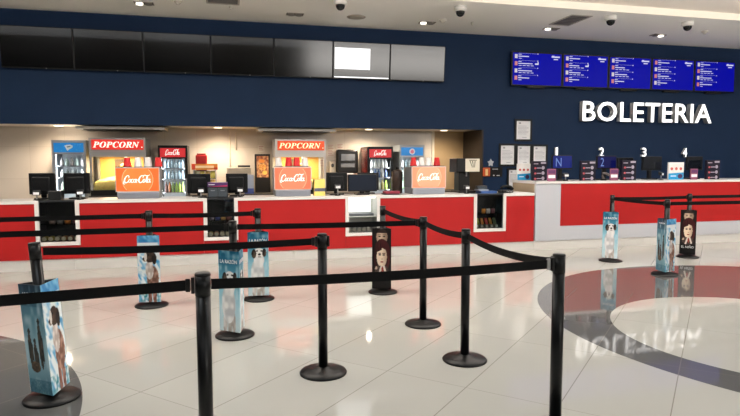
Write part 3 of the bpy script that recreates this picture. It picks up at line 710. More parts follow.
def fridge(x0, x1, ztop, label, body, header, rows, logo, wherelab, side=None, deep=0.62, innermat=None, lightes=6.0):
    w = (x1 - x0) / 2; cx = (x0 + x1) / 2; y0 = 11.33
    t = thing('display_fridge', label, 'fridge', (cx, y0, 0), 0, 'glass door fridges'); f = 0.05
    side = side or body
    c = MB(); c.box(-w, -w + 0.03, 0.05, deep, 0.0, ztop, 0); c.box(w - 0.03, w, 0.05, deep, 0.0, ztop, 0); c.box(-w + 0.03, w - 0.03, deep - 0.03, deep, 0, ztop, 0)
    c.box(-w + 0.03, w - 0.03, 0.05, deep - 0.03, 0.0, 0.35, 0); c.box(-w + 0.03, w - 0.03, 0.05, deep - 0.03, ztop - 0.03, ztop, 0)
    c.build('cabinet', body, t)
    if side is not body: MB().box(-w - 0.006, -w - 0.0005, 0.05, deep, 0.02, ztop - 0.01).build('side_panel', side, t)
    inn = innermat or mat('fridge_lining', (214, 222, 226), 0.4)
    MB().box(-w + 0.031, w - 0.031, deep - 0.045, deep - 0.031, 0.351, ztop - 0.031).build('lining', inn, t)
    hz = ztop - 0.23
    MB().box(-w, w, 0.0, 0.049, hz, ztop).build('header', body, t)
    hp = MB().box(-w + 0.035, w - 0.035, -0.006, -0.0005, hz + 0.012, ztop - 0.05).build('header_panel', header, t)
    d = MB(); d.box(-w, -w + f, 0, 0.049, 0.3, hz - 0.001); d.box(w - f, w, 0, 0.049, 0.3, hz - 0.001); d.box(-w + f, w - f, 0, 0.049, 0.3, 0.36); d.box(-w + f, w - f, 0, 0.049, hz - 0.02, hz - 0.001)
    dr = d.build('door', body, t)
    MB().box(-w + f + 0.001, w - f - 0.001, 0.02, 0.026, 0.361, hz - 0.021).build('door_glass', GLASS, dr)
    MB().bev(w - f + 0.01, w - f + 0.03, -0.03, -0.001, 0.8, 1.2, 0.006).build('door_handle', GREY, dr)
    MB().box(-w + 0.032, -w + 0.05, 0.06, 0.09, 0.4, ztop - 0.1).build('light_tube', mat('fridge_tube', (255, 255, 255), 0.5, emis=(235, 245, 255), es=lightes), t)
    logo(hp, w, hz, ztop)
    L = bpy.data.lights.new('fridge_lamp', 'AREA'); L.shape = 'RECTANGLE'; L.size = 0.05; L.size_y = 0.9; L.energy = 2.6; L.color = (0.92, 0.97, 1.0)
    for sx in (-1, 1):
        lo = bpy.data.objects.new('fridge_lamp', L); COL.objects.link(lo); lo.location = (cx + sx * (w - 0.06), y0 + 0.09, 1.1); lo.rotation_euler = (PI / 2, 0, sx * math.radians(35))
    for zz, n, colors, h in rows:
        MB().box(-w + 0.055, w - 0.035, 0.10, deep - 0.05, zz - 0.012, zz - 0.0005).build('shelf', STEEL, t)
        iw = 2 * w - 0.16
        for k in range(n):
            c_ = colors[k % len(colors)]
            bottle(cx - iw / 2 + iw * (k + 0.5) / n + 0.005, y0 + 0.15, zz, c_, wherelab[0], wherelab[1], h, min(0.034, iw / n / 2 - 0.002))
    return t
def coke_logo(hp, w, hz, zt):
    script_logo(-w * 0.52, w * 0.48, hz + 0.04, zt - 0.065, -0.0085, 0.002, MATS['logo_white'], hp)
def splash_logo(hp, w, hz, zt):
    m = MB(); c = (hz + zt - 0.04) / 2
    m.prism([(-0.07, c + 0.035), (-0.03, c + 0.05), (0.03, c + 0.055), (0.075, c + 0.03), (0.06, c - 0.005), (0.01, c - 0.03), (-0.02, c - 0.06), (-0.04, c - 0.02)], -0.0085, -0.0065)
    m.build('logo', mat('logo_pale', (226, 236, 244), 0.4), hp)
    MB().prism([(-0.03, c + 0.02), (0.03, c + 0.03), (0.035, c + 0.015), (-0.02, c + 0.0)], -0.0105, -0.009).build('logo_mark', mat('logo_grey', (110, 120, 140), 0.4), hp)
    d = MB(); rnd = random.Random(4)
    for k in range(22):
        a, b_ = rnd.uniform(-w * 0.8, w * 0.8), rnd.uniform(hz + 0.02, zt - 0.06)
        d.box(a, a + 0.008, -0.008, -0.0065, b_, b_ + 0.008)
    d.build('specks', mat('speck_pale_blue', (120, 200, 236), 0.4), hp)
def round_logo(hp, w, hz, zt):
    c = (hz + zt - 0.04) / 2
    MB().disc(0, c, 0.062, 0.062, -0.0085, -0.0065).build('logo', MATS.get('logo_pale') or mat('logo_pale', (226, 236, 244), 0.4), hp)
    MB().disc(0, c - 0.005, 0.038, 0.038, -0.0105, -0.009).build('logo_mark', mat('logo_pink', (216, 120, 150), 0.4), hp)
FB = mat('fridge_black', (10, 10, 11), 0.35, spec=0.3); FG = mat('fridge_grey', (150, 154, 162), 0.4); FR = mat('fridge_red_side', (132, 22, 26), 0.25)
HR = mat('header_red', (200, 40, 48), 0.35, emis=(210, 44, 50), es=0.3); HB = mat('header_blue', (16, 120, 196), 0.35, emis=(20, 130, 205), es=0.35)
water = [(150, 176, 190), (170, 192, 204)]
fridge(-3.05, -2.49, 1.90, 'grey fridge with a blue header at the far left of the niche', FG, HB,
       [(1.44, 5, [(150, 150, 150), (176, 196, 190)], 0.15), (1.23, 5, [(190, 200, 200), (110, 120, 120)], 0.15), (1.0, 5, [(170, 196, 180), (196, 120, 120)], 0.15)], splash_logo, ('small bottle inside the grey fridge with the blue header at far left', 'bottles in the far left fridge'))
fridge(-1.262, -0.742, 1.815, 'black fridge with a red script header left of the snack rack', FB, HR,
       [(1.385, 6, water, 0.17), (1.185, 6, water, 0.17), (0.935, 6, [(70, 40, 34), (150, 90, 50), (96, 120, 50), (130, 160, 60), (160, 190, 90), (170, 196, 110)], 0.2)], coke_logo, ('bottle inside the black fridge with a red header left of the snack rack', 'bottles in the red-headed left fridge'))
fridge(2.74, 3.27, 1.81, 'black and dark red fridge with a red script header right of the towel dispenser', FB, HR,
       [(1.385, 5, [(196, 200, 196), (210, 212, 206)], 0.17), (1.185, 5, [(190, 190, 186), (90, 110, 150), (60, 90, 130)], 0.17), (0.935, 5, [(160, 150, 90), (150, 180, 70), (196, 200, 180)], 0.2)], coke_logo, ('bottle inside the fridge with a red header and dark red side', 'bottles in the red-sided fridge'), side=FR)
fridge(3.41, 3.95, 1.85, 'pale grey fridge with a blue header and round logo', mat('fridge_pale', (164, 170, 176), 0.4), HB,
       [(1.39, 5, [(200, 206, 206), (150, 170, 176)], 0.16), (1.18, 5, [(186, 200, 190), (206, 206, 200)], 0.16), (0.95, 5, [(150, 186, 150), (196, 206, 206)], 0.18)], round_logo, ('bottle inside the pale fridge with a round logo header', 'bottles in the round-logo fridge'))

def popcorn(x0, x1, label, lit, sign, frame_rgb, key):
    w = (x1 - x0) / 2; cx = (x0 + x1) / 2; D = 0.68; y0 = 11.14; z0 = 0.901
    t = thing('popcorn_machine', label, 'popcorn machine', (cx, y0, z0), 0, 'popcorn machines')
    fm = mat('popcorn_frame_' + key, frame_rgb, 0.35, 0.3)
    zt = 1.035
    MB().box(-w, w, 0, D, 0.0005, 0.10).build('base', BLACK, t)
    MB().box(-w, w, -0.01, D, 0.70, 0.79).build('lower_header', fm, t)
    MB().box(-w, w, -0.02, D, 0.791, zt).build('header', fm, t)
    hp = MB().box(-w + 0.045, w - 0.03, -0.028, -0.0205, 0.825, 1.005).build('sign_panel', sign, t)
    text('lettering', POP, -w + 0.07, w - 0.10, 0.862, 0.968, -0.034, 0.004, mat('popcorn_letters_' + key, (250, 240, 226), 0.4, emis=(255, 246, 230) if key == 'a' else (255, 216, 140), es=0.9), hp, off=0.004)
    MB().lathe([(0.010, -0.034), (0.010, -0.0285)], 12, (w - 0.06, 0, 0.87), axis='y').build('sign_dot', MATS['popcorn_letters_' + key], hp)
    for sx in (-1, 1):
        for y in (0.0, D - 0.04):
            a = sx * w - (0.04 if sx > 0 else 0)
            MB().box(a, a + 0.04, y, y + 0.04, 0.101, 0.699).build('corner_post', fm, t)
    MB().box(-w + 0.041, w - 0.041, 0.012, 0.018, 0.101, 0.699).build('front_glass', GLASS, t)
    MB().box(-w + 0.041, w - 0.041, D - 0.02, D - 0.005, 0.101, 0.699).build('back_panel', mat('popcorn_back_' + key, (206, 160, 84), 0.4), t)
    # heap of popped corn
    n = 20; vs = []; fs = []
    for j in range(n + 1):
        for i in range(n + 1):
            x = -w + 0.05 + (2 * w - 0.1) * i / n; y = 0.03 + (D - 0.07) * j / n
            hh = 0.13 + 0.20 * (1 - ((x + 0.1) / w) ** 2 * 0.7) * (0.65 + 0.35 * j / n) + 0.03 * vn(x * 40, y * 40, 3)
            vs.append((x, y, hh))
    for j in range(n):
        for i in range(n): a = j * (n + 1) + i; fs.append((a, a + 1, a + n + 2, a + n + 1))
    edge = list(range(n + 1)) + [j * (n + 1) + n for j in range(1, n + 1)] + [n * (n + 1) + i for i in range(n - 1, -1, -1)] + [j * (n + 1) for j in range(n - 1, 0, -1)]
    nb = len(vs); vs += [(vs[q][0], vs[q][1], 0.101) for q in edge]; m_ = len(edge)
    fs += [(edge[(q + 1) % m_], edge[q], nb + q, nb + (q + 1) % m_) for q in range(m_)] + [tuple(nb + q for q in reversed(range(m_)))]
    b_ = MB(); b_.add(vs, fs, 0, True)
    tag(b_.build('popcorn', mat('popcorn_yellow', (246, 218, 128), 0.7, noise=0.15, nscale=40), t), kind='stuff')
    # kettle
    kx = 0.08
    MB().lathe([(0.08, 0.44), (0.11, 0.46), (0.11, 0.56), (0.06, 0.58)], 20, (kx, 0.32, 0)).build('kettle', mat('kettle_copper', (186, 130, 70), 0.3, 0.7), t)
    MB().box(kx - 0.02, kx + 0.02, 0.30, 0.34, 0.58, 0.70).build('kettle_hanger', STEEL, t)
    MB().box(-w * 0.35, -w * 0.02, D - 0.05, D - 0.021, 0.40, 0.66).build('back_grille', mat('grille_brown', (84, 62, 42), 0.5), t)
    L = bpy.data.lights.new('popcorn_lamp', 'AREA'); L.shape = 'RECTANGLE'; L.size = 1.4 * w; L.size_y = 0.3; L.energy = lit; L.color = (1.0, 0.80, 0.5)
    lo = bpy.data.objects.new('popcorn_lamp', L); COL.objects.link(lo); lo.location = (cx, y0 + 0.3, z0 + 0.695)
    return t
popcorn(-2.395, -1.45, 'left popcorn machine with a red POPCORN sign, yellow lit', 30, mat('sign_red', (206, 40, 32), 0.35, emis=(220, 48, 36), es=0.45), (158, 158, 158), 'a')
popcorn(0.872, 1.85, 'middle popcorn machine with an orange POPCORN sign in white frame', 24, mat('sign_orange', (206, 70, 30), 0.35, emis=(226, 84, 34), es=0.45), (204, 202, 200), 'b')
def hood(x0, x1, label):
    t = thing('exhaust_hood', label, 'exhaust hood', ((x0 + x1) / 2, 11.13, 2.095), 0, 'steel exhaust hoods'); w = (x1 - x0) / 2
    MB().prism([(0.0, 0), (0.7, 0), (0.7, 0.07), (0.0, 0.045)], -w, w, 'yz').build('canopy', mat('hood_steel', (196, 192, 186), 0.4, 0.3), t)
    MB().box(-w + 0.1, w - 0.1, 0.12, 0.6, -0.012, -0.001).build('filter', mat('hood_filter', (60, 58, 56), 0.5), t)
hood(-2.60, -1.115, 'steel exhaust hood above the left popcorn machine')
hood(0.565, 2.055, 'steel exhaust hood above the middle popcorn machine')
# snack rack with red box on top
t = thing('snack_rack', 'yellow topped snack rack between the left fridge and tills', 'rack', (-0.44, 11.45, 0.901))
for sx in (-0.21, 0.20):
    MB().box(sx, sx + 0.012, 0, 0.02, 0, 0.55).build('upright', STEEL, t)
    MB().box(sx, sx + 0.012, 0.2, 0.22, 0, 0.55).build('upright', STEEL, t)
for zz in (0.12, 0.28, 0.43): MB().box(-0.197, 0.199, 0.0, 0.22, zz, zz + 0.008).build('shelf', mat('rack_dark', (60, 54, 50), 0.5), t)
MB().box(-0.24, 0.24, -0.02, -0.001, 0.455, 0.57).build('sign', mat('rack_sign', (224, 140, 50), 0.4), t)
MB().box(-0.17, 0.17, -0.024, -0.0205, 0.49, 0.535).build('sign_print', mat('rack_print', (250, 222, 180), 0.4), t)
for q in ((-0.23, -0.175, 0.565), (0.175, 0.235, 0.5)): MB().box(q[0], q[1], -0.024, -0.0205, 0.46, q[2]).build('sign_flash', mat('rack_red', (206, 60, 34), 0.4), t)
for k in range(4):
    for zz in (0.1285, 0.2885):
        bag(-0.44 - 0.145 + k * 0.097, 11.45 + 0.08, 0.901 + zz, [(236, 226, 120), (244, 240, 200), (228, 206, 90), (220, 176, 90)][(k + (zz > 0.2)) % 4], 'yellow snack bag standing in the snack rack', 'snack bags in the rack', 0.094, 0.14)
t = thing('red_tin', 'dark red tin on top of the snack rack', 'tin', (-0.50, 11.55, 0.901 + 0.5505 - 0.1125))
t.location = (-0.50, 11.56, 0.901 + 0.4385)
MB().bev(-0.105, 0.105, -0.08, 0.08, 0.0, 0.30, 0.02).build('body', mat('tin_red', (150, 26, 26), 0.35), t)
MB().bev(-0.085, 0.085, -0.065, 0.065, 0.301, 0.33, 0.01).build('lid', mat('tin_dark_red', (110, 24, 24), 0.35), t)
# menu kiosk
t = thing('poster_kiosk', 'tall black kiosk with a food picture on the back counter', 'kiosk', (0.66, 11.6, 0.901))
MB().bev(-0.15, 0.15, 0, 0.1, 0.0005, 0.76, 0.012).build('body', mat('kiosk_black', (20, 16, 15), 0.35), t)
def food(x, y):
    c = mixc((110, 50, 36), (214, 170, 120), vn(x * 0.4, y * 0.3, 9))
    if ell(x, y, 0, 20, 8, 6): c = mixc((230, 190, 110), (170, 90, 40), vn(x, y, 5))
    if ell(x, y, -2, 32, 6, 4): c = (210, 130, 60)
    if ell(x, y, 4, 9, 5, 4): c = (226, 176, 90)
    return c
o = bpy.data.objects.new('food_picture', sheet('food_picture', 0.23, 0.42, 20, 30, food, print_mat('poster_print_soft', 0.4, 0.25))); COL.objects.link(o); o.parent = t; o.location = (0, -0.003, 0.30)
# papers and dispensers on the niche wall
t = thing('towel_dispenser', 'black paper towel dispenser on the niche wall', 'dispenser', (2.43, YB - 0.001, 1.27))
MB().bev(-0.225, 0.225, -0.18, -0.002, 0, 0.49, 0.03).build('body', mat('dispenser_black', (20, 20, 22), 0.3, spec=0.35), t)
MB().bev(-0.15, 0.15, -0.189, -0.1805, 0.26, 0.40, 0.004).build('window', mat('dispenser_window', (92, 96, 104), 0.2), t)
MB().bev(-0.15, 0.15, -0.187, -0.1805, 0.12, 0.2, 0.003).build('front_bar', mat('dispenser_bar', (96, 100, 108), 0.25), t)
MB().box(-0.12, 0.12, -0.17, -0.06, -0.04, -0.0005).build('paper_end', PAPER, t)
t = thing('soap_dispenser', 'narrow grey soap dispenser left of the towel dispenser', 'dispenser', (2.12, YB - 0.001, 1.27))
MB().bev(-0.07, 0.07, -0.1, -0.002, 0, 0.26, 0.015).build('body', mat('soap_grey', (168, 160, 152), 0.4), t)
MB().disc(0, 0.16, 0.03, 0.04, -0.106, -0.101).build('window', DARKG, t)
def wallpaper_note(x, z, w, h, label, y=YB, nm='notice_sheet'):
    t = thing(nm, label, 'notice', (x, y - 0.001, z), 0, 'paper notices on the niche wall')
    MB().box(-w / 2, w / 2, -0.006, -0.002, 0, h).build('sheet', mat('notice_pale', (216, 208, 200), 0.6), t)
    m = MB()
    for k in range(int(h / 0.035)): m.box(-w * 0.38, w * (0.36 - 0.2 * (k % 2)), -0.0075, -0.0065, h - 0.03 - k * 0.035, h - 0.02 - k * 0.035)
    m.build('print', mat('notice_ink', (176, 120, 116), 0.6), t)
wallpaper_note(2.10, 1.62, 0.16, 0.26, 'tall printed notice sheet above the soap dispenser')
wallpaper_note(2.30, 1.78, 0.15, 0.12, 'small printed notice just above the towel dispenser')
wallpaper_note(1.93, 1.42, 0.17, 0.14, 'small notice right of the middle popcorn machine')
wallpaper_note(0.66, 1.715, 0.13, 0.13, 'small white notice above the black kiosk')
t = thing('glass_washer', 'low steel appliance on the back counter behind the tills', 'appliance', (0.30, 11.5, 0.901))
MB().bev(-0.33, 0.14, 0, 0.4, 0.0005, 0.50, 0.015).build('body', mat('appliance_beige', (176, 164, 148), 0.35, 0.2), t)
MB().bev(-0.12, 0.12, 0.05, 0.3, 0.5005, 0.54, 0.01).build('lid', DARKG, t)
tag(MB().box(-0.085, 0.085, 0, 0.1, 0.0005, 0.36).box(-0.0855, 0.0855, -0.002, 0.1, 0.0005, 0.1, 1).build('blue_carton', [mat('carton_pale', (160, 170, 190), 0.5), mat('carton_blue', (60, 76, 140), 0.5)], None, (0.38, 11.2, 0.901)), 'pale and blue carton left of the black kiosk', 'carton')
for x, lab in ((0.04, 'left thin pale conduit running up the niche wall'), (0.16, 'right thin pale conduit running up the niche wall')):  # thin pale upright tubes set against the niche wall
    tag(MB().tube([(x, YB - 0.016, 1.3 if x < 0.1 else 1.75), (x, YB - 0.016, 2.15 if x < 0.1 else 2.1)], 0.011).build('wall_strip', mat('strip_pale', (226, 214, 196), 0.4)), lab, 'strip', 'strips on the niche wall')

# ------------------------------------------------------------------ ceiling fittings
def dome(x, y, label):
    t = thing('ceiling_dome_camera', label, 'camera', (x, y, ZC), 0, 'ceiling dome cameras')
    MB().lathe([(0.105, 0.0), (0.105, -0.05), (0.09, -0.075), (0.078, -0.078)], 24).build('housing', mat('dome_white', (214, 208, 200), 0.4), t)
    MB().lathe([(0.076, -0.0785)] + [(0.076 * math.cos(a), -0.0785 - 0.085 * math.sin(a)) for a in (0.3, 0.6, 0.9, 1.2, 1.5)], 20).build('dome', mat('dome_black', (10, 10, 11), 0.08), t)
dome(1.785, 9.216, 'leftmost ceiling dome camera, above the white rectangle screen')
dome(3.80, 9.14, 'dome camera above the gap between the two screen rows')
dome(6.64, 9.10, 'dome camera right of the ceiling vent')
dome(8.30, 9.14, 'rightmost dome camera near the right frame edge')
def spot(x, y, label, lit, rot=0.0):
    t = thing('recessed_spotlight', label, 'ceiling light', (x, y, ZC), rot, 'twin recessed spotlights')
    MB().box(-0.15, 0.15, -0.08, -0.072, -0.012, -0.001).box(-0.15, 0.15, 0.072, 0.08, -0.012, -0.001).box(-0.15, -0.142, -0.072, 0.072, -0.012, -0.001).box(0.142, 0.15, -0.072, 0.072, -0.012, -0.001).build('frame', mat('spot_frame', (150, 140, 128), 0.4), t)
    MB().box(-0.142, 0.142, -0.072, 0.072, -0.004, -0.001).build('recess', mat('spot_recess', (52, 44, 40), 0.5), t)
    for k, sx in enumerate((-0.07, 0.07)):
        on = k in lit
        MB().lathe([(0.055, -0.005), (0.055, -0.03), (0.045, -0.032)], 18, (sx, 0, 0)).build('lamp', mat('spot_on', (255, 250, 240), 0.4, emis=(255, 246, 230), es=2.5) if on else mat('spot_off', (120, 112, 104), 0.3), t)
spot(-1.27, 10.125, 'twin spotlight above the left of the screen row', (0,))
spot(1.18, 10.25, 'twin spotlight left of the round ceiling speaker', ())
spot(3.62, 10.29, 'lit twin spotlight near the right end of the long screen row', (0,))
spot(6.12, 10.19, 'twin spotlight beside the ceiling vent above the first listing screen', (0,))
spot(8.55, 10.19, 'twin spotlight above the fourth listing screen', (1,), 0.1)
def smoke(x, y, label, r=0.06):
    t = thing('smoke_detector', label, 'detector', (x, y, ZC), 0, 'ceiling detectors')
    MB().lathe([(r, -0.001), (r, -0.02), (r * 0.8, -0.035)], 18).build('base', mat('detector_white', (206, 198, 186), 0.5), t)
    MB().lathe([(r * 0.5, -0.0355), (r * 0.45, -0.055), (r * 0.2, -0.06)], 14).build('sensor', MATS['detector_white'], t)
smoke(-0.727, 9.875, 'smoke detector between the left spotlight and the ceiling grille')
smoke(3.83, 10.02, 'smoke detector beside the lit twin spotlight', 0.065)
smoke(4.42, 10.07, 'tiny ceiling sensor right of the lit twin spotlight', 0.025)
smoke(0.09, 9.98, 'small sensor hanging just below the ceiling grille', 0.03)
smoke(9.2, 9.68, 'ceiling detector cut by the right frame edge', 0.06)
def vent(x, y, w, d, label, dark):
    t = thing('ceiling_vent', label, 'vent', (x, y, ZC), 0, 'ceiling vents')
    f = 0.03
    MB().box(-w / 2, w / 2, -d / 2, -d / 2 + f, -0.012, -0.001).box(-w / 2, w / 2, d / 2 - f, d / 2, -0.012, -0.001).box(-w / 2, -w / 2 + f, -d / 2 + f, d / 2 - f, -0.012, -0.001).box(w / 2 - f, w / 2, -d / 2 + f, d / 2 - f, -0.012, -0.001).build('frame', mat('vent_frame', (176, 168, 156), 0.5), t)
    MB().box(-w / 2 + f, w / 2 - f, -d / 2 + f, d / 2 - f, -0.003, -0.001).build('backing', mat('vent_dark', (70, 64, 58), 0.6), t)
    s = MB(); n = 7
    for k in range(n):
        yy = -d / 2 + f + (d - 2 * f) * (k + 0.5) / n
        s.box(-w / 2 + f, w / 2 - f, yy - 0.004, yy + 0.004, -0.011, -0.0035)
    s.build('slats', mat('vent_slat', (128, 120, 110), 0.5), t)
vent(6.1, 9.52, 0.42, 0.75, 'dark slatted ceiling vent left of a dome camera', True)
vent(-0.03, 9.62, 0.52, 0.5, 'slatted ceiling grille cut by the top frame edge', True)
t = thing('ceiling_speaker', 'flush round ceiling speaker above the screen row', 'speaker', (2.26, 10.2, ZC))
MB().lathe([(0.17, -0.001), (0.17, -0.006), (0.155, -0.010)], 28).build('rim', mat('speaker_rim', (176, 164, 148), 0.6), t)
MB().lathe([(0.15, -0.0105), (0.10, -0.014), (0.02, -0.015)], 28).build('grille', mat('speaker_grille', (166, 154, 138), 0.7), t)
def down(x, y, label, e=128):
    t = thing('niche_downlight', label, 'ceiling light', (x, y, 2.17), 0, 'niche downlights')
    MB().lathe([(0.095, -0.001), (0.095, -0.008), (0.08, -0.010)], 24).build('trim_ring', mat('down_ring', (235, 228, 216), 0.4), t)
    MB().lathe([(0.078, -0.0105), (0.07, -0.016)], 24).build('diffuser', mat('down_on', (255, 255, 255), 0.4, emis=(255, 236, 200), es=4), t)
    L = bpy.data.lights.new('niche_lamp', 'SPOT'); L.energy = e; L.color = (1.0, 0.82, 0.60); L.spot_size = math.radians(165); L.spot_blend = 0.9; L.shadow_soft_size = 0.04
    lo = bpy.data.objects.new('niche_lamp', L); COL.objects.link(lo); lo.location = (x, y, 2.14)
down(-2.95, 11.45, 'niche downlight above the far left fridge')
down(-0.18, 11.45, 'niche downlight above the snack rack and tills')
down(2.79, 11.45, 'niche downlight above the red-sided fridge')
down(4.42, 11.45, 'niche downlight above the right drink machine', 48)

# ------------------------------------------------------------------ barrier posts
BELTZ = 0.945
def make_post(label, lean=None, cass=()):
    t = thing('barrier_post', label, 'barrier post', (0, 0, 0), 0, 'black belt barrier posts')
    MB().lathe([(0.166, 0.0), (0.168, 0.008), (0.160, 0.018), (0.12, 0.030), (0.055, 0.040), (0.042, 0.050), (0.0, 0.050)], 48).build('base', BASEB, t)
    p = bpy.data.objects.new('pole', None)
    m = MB().lathe([(0.033, 0.0505), (0.033, 0.895)], 28).lathe([(0.0345, 0.895), (0.0345, 0.985)], 28)
    pole = m.build('pole', POSTB, t)
    MB().lathe([(0.035, 0.9855), (0.035, 0.994), (0.031, 1.0), (0.0, 1.0)], 28).build('cap', BLACK, pole)
    return t, pole
def cassette(pole, ang):
    b = MB().bev(0.0352, 0.051, -0.016, 0.016, 0.908, 0.982, 0.003)
    o = b.build('belt_slot', BLACK, pole); o.rotation_euler = (0, 0, ang); return o
P = {'A': (-0.123, 2.669), 'B': (0.627, 3.953), 'C': (1.733, 2.752), 'D': (1.708, 3.954), 'E': (1.717, 4.943), 'F': (1.701, 6.308), 'G': (0.299, 6.321),
     'H': (-0.81, 6.303), 'I': (0.026, 5.017), 'J': (-1.119, 3.935), 'K': (5.591, 7.491), 'L': (5.601, 6.385), 'M': (6.987, 7.502)}
PL = {'A': 'nearest bare barrier post, left foreground', 'B': 'bare barrier post with its whole round base in the middle foreground', 'C': 'nearest bare barrier post on the right, beside the dark floor ring',
      'D': 'bare barrier post just left of the right foreground post, in the side line', 'E': 'bare barrier post between the dark poster post and the bent belt line', 'F': 'barrier post carrying the dark two-face poster left of the white-lit case reflection',
      'G': 'barrier post carrying the white dog poster in the middle of the back row', 'H': 'barrier post carrying the brown dog poster in the back row at left', 'I': 'barrier post with the teal corner-on dog poster, in front of the back row',
      'J': 'leaning barrier post at the left frame edge with a large dog poster', 'K': 'barrier post carrying the white dog poster in front of the ticket counter', 'L': 'barrier post with a corner-on poster at the edge of the dark floor ring', 'M': 'barrier post with the dark two-face poster in front of the ticket counter'}
LEANJ = math.radians(3.6)
POST = {}
for k, (x, y) in P.items():
    t, pole = make_post(PL[k]); t.location = (x, y, 0); POST[k] = pole
    if k == 'J': pole.rotation_euler = (0, -LEANJ, 0); pole.location = (0.0, 0, 0.004)
def ptop(k):
    x, y = P[k]
    if k == 'J': return Vector((x - math.sin(LEANJ) * BELTZ, y, BELTZ * math.cos(LEANJ)))
    return Vector((x, y, BELTZ))
CLIP = mat('belt_clip_grey', (150, 150, 148), 0.4, 0.3)
def belt(a, b, label, sag=0.0, clip_end=False):
    A = ptop(a) if isinstance(a, str) else Vector(a); B = ptop(b) if isinstance(b, str) else Vector(b)
    d = (B - A); d.z = 0; d.normalize()
    ang = math.atan2(d.y, d.x)
    s = A + d * ((0.045 if a == 'J' else 0.036) if isinstance(a, str) else 0); e = B - d * (0.053 if isinstance(b, str) else 0)
    for key, an in ((b, ang + PI),):
        if isinstance(key, str): cassette(POST[key], an)
    t = thing('barrier_belt', label, 'belt', tuple(s), 0, 'black barrier belts')
    n = 16; hw = 0.024; th = 0.0012; nrm = Vector((-d.y, d.x, 0))
    vs = []; fs = []
    for i in range(n + 1):
        q = i / n; p = s.lerp(e, q) - s; p.z -= sag * 4 * q * (1 - q)
        for sy, sz in ((-1, -1), (1, -1), (1, 1), (-1, 1)): vs.append(tuple(p + nrm * th * sy + Vector((0, 0, hw * sz))))
    for i in range(n):
        for j in range(4): fs.append((i * 4 + j, i * 4 + (j + 1) % 4, i * 4 + 4 + (j + 1) % 4, i * 4 + 4 + j))
    fs += [(3, 2, 1, 0), tuple(n * 4 + j for j in range(4))]
    MB().add(vs, fs, 0, False).build('webbing', BELT, t)
    L = (e - s); L2 = Vector((L.x, L.y, 0)).length
    c = MB().bev(L2 - 0.022, L2 - 0.002, -0.006, 0.006, -0.03, 0.03, 0.002).build('end_clip', CLIP if clip_end else BLACK, t)
    c.location = (0, 0, L.z); c.rotation_euler = (0, 0, ang)
    return t
belt((-3.2, 6.30, BELTZ - 0.01), 'H', 'back row belt running from the left frame edge to the brown dog post')
belt('H', 'G', 'back row belt between the brown dog post and the white dog post', 0.008)
belt((-2.6, 5.03, BELTZ - 0.015), 'I', 'second row belt running from the left frame edge to the teal poster post')
belt('I', 'E', 'second row belt from the teal poster post to the bare side post', 0.004)
belt('J', 'B', 'third row belt from the leaning left post to the bare middle post', 0.012)
belt((-1.9, 2.62, BELTZ - 0.05), 'A', 'front belt from the left frame edge to the nearest left post')
belt('A', 'C', 'longest front belt between the two nearest posts', 0.012, True)
belt('D', 'C', 'short side belt from the inner side post to the nearest right post', 0.035)
belt('E', 'D', 'short side belt between the two bare side posts', 0.02)
belt('F', 'E', 'short side belt from the dark poster post to the first bare side post', 0.02)
belt('K', 'M', 'belt between the white dog post and the dark poster post at the ticket counter', 0.008)
belt('K', 'L', 'belt from the white dog post to the ring edge post, ticket queue', 0.008)
belt('M', (9.3, 7.55, BELTZ), 'belt running right from the dark poster post of the ticket queue')
belt('L', (8.6, 6.42, BELTZ - 0.01), 'belt running right from the ring edge post of the ticket queue')
cassette(POST['B'], 0.0)

# ------------------------------------------------------------------ poster sleeves round the poles
PW, PH, PZ0 = 0.222, 0.695, 0.052
def teal_bg(x, y, top=(20, 96, 128), mid=(150, 204, 222), low=(214, 232, 238)):
    v = y / 69.5
    c = mixc(low, mid, v / 0.5) if v < 0.5 else mixc(mid, top, (v - 0.5) / 0.45)
    return mixc(c, (232, 242, 246), 0.55 * max(0, vn(x * 0.35, y * 0.2, 2) - 0.45) * 2)
def fur(x, y, a, b, s, k=0.5): return mixc(a, b, (vn(x * k, y * k * 0.6, s) - 0.3) * 2)
def white_dog(x, y):
    c = teal_bg(x, y)
    leg = ell(x, y, -4.6, 7, 2.2, 12) or ell(x, y, 0.2, 6, 2.2, 12) or ell(x, y, 4.4, 8, 2.0, 10)
    if leg: c = fur(x, y, (176, 168, 162), (226, 224, 222), 4, 0.3)
    if ell(x, y, -0.8, 24, 7.2, 17): c = fur(x, y, (196, 198, 202), (240, 240, 240), 5, 0.3)
    if ell(x, y, 0.6, 39, 5.6, 8): c = fur(x, y, (222, 222, 224), (244, 244, 244), 6, 0.3)
    if ell(x, y, 1.0, 47, 5.4, 5.2): c = (236, 234, 232)
    if ell(x, y, -4.6, 46, 2.6, 5.0) or ell(x, y, 6.4, 47, 2.2, 4.6): c = fur(x, y, (36, 28, 26), (92, 74, 62), 7)
    if ell(x, y, -1.2, 49, 1.0, 0.9) or ell(x, y, 3.4, 49, 1.0, 0.9): c = (30, 24, 22)
    if ell(x, y, 1.2, 45.2, 1.7, 1.2): c = (22, 20, 20)
    if ell(x, y, 1.2, 42.6, 1.8, 0.5): c = (110, 90, 86)
    return c
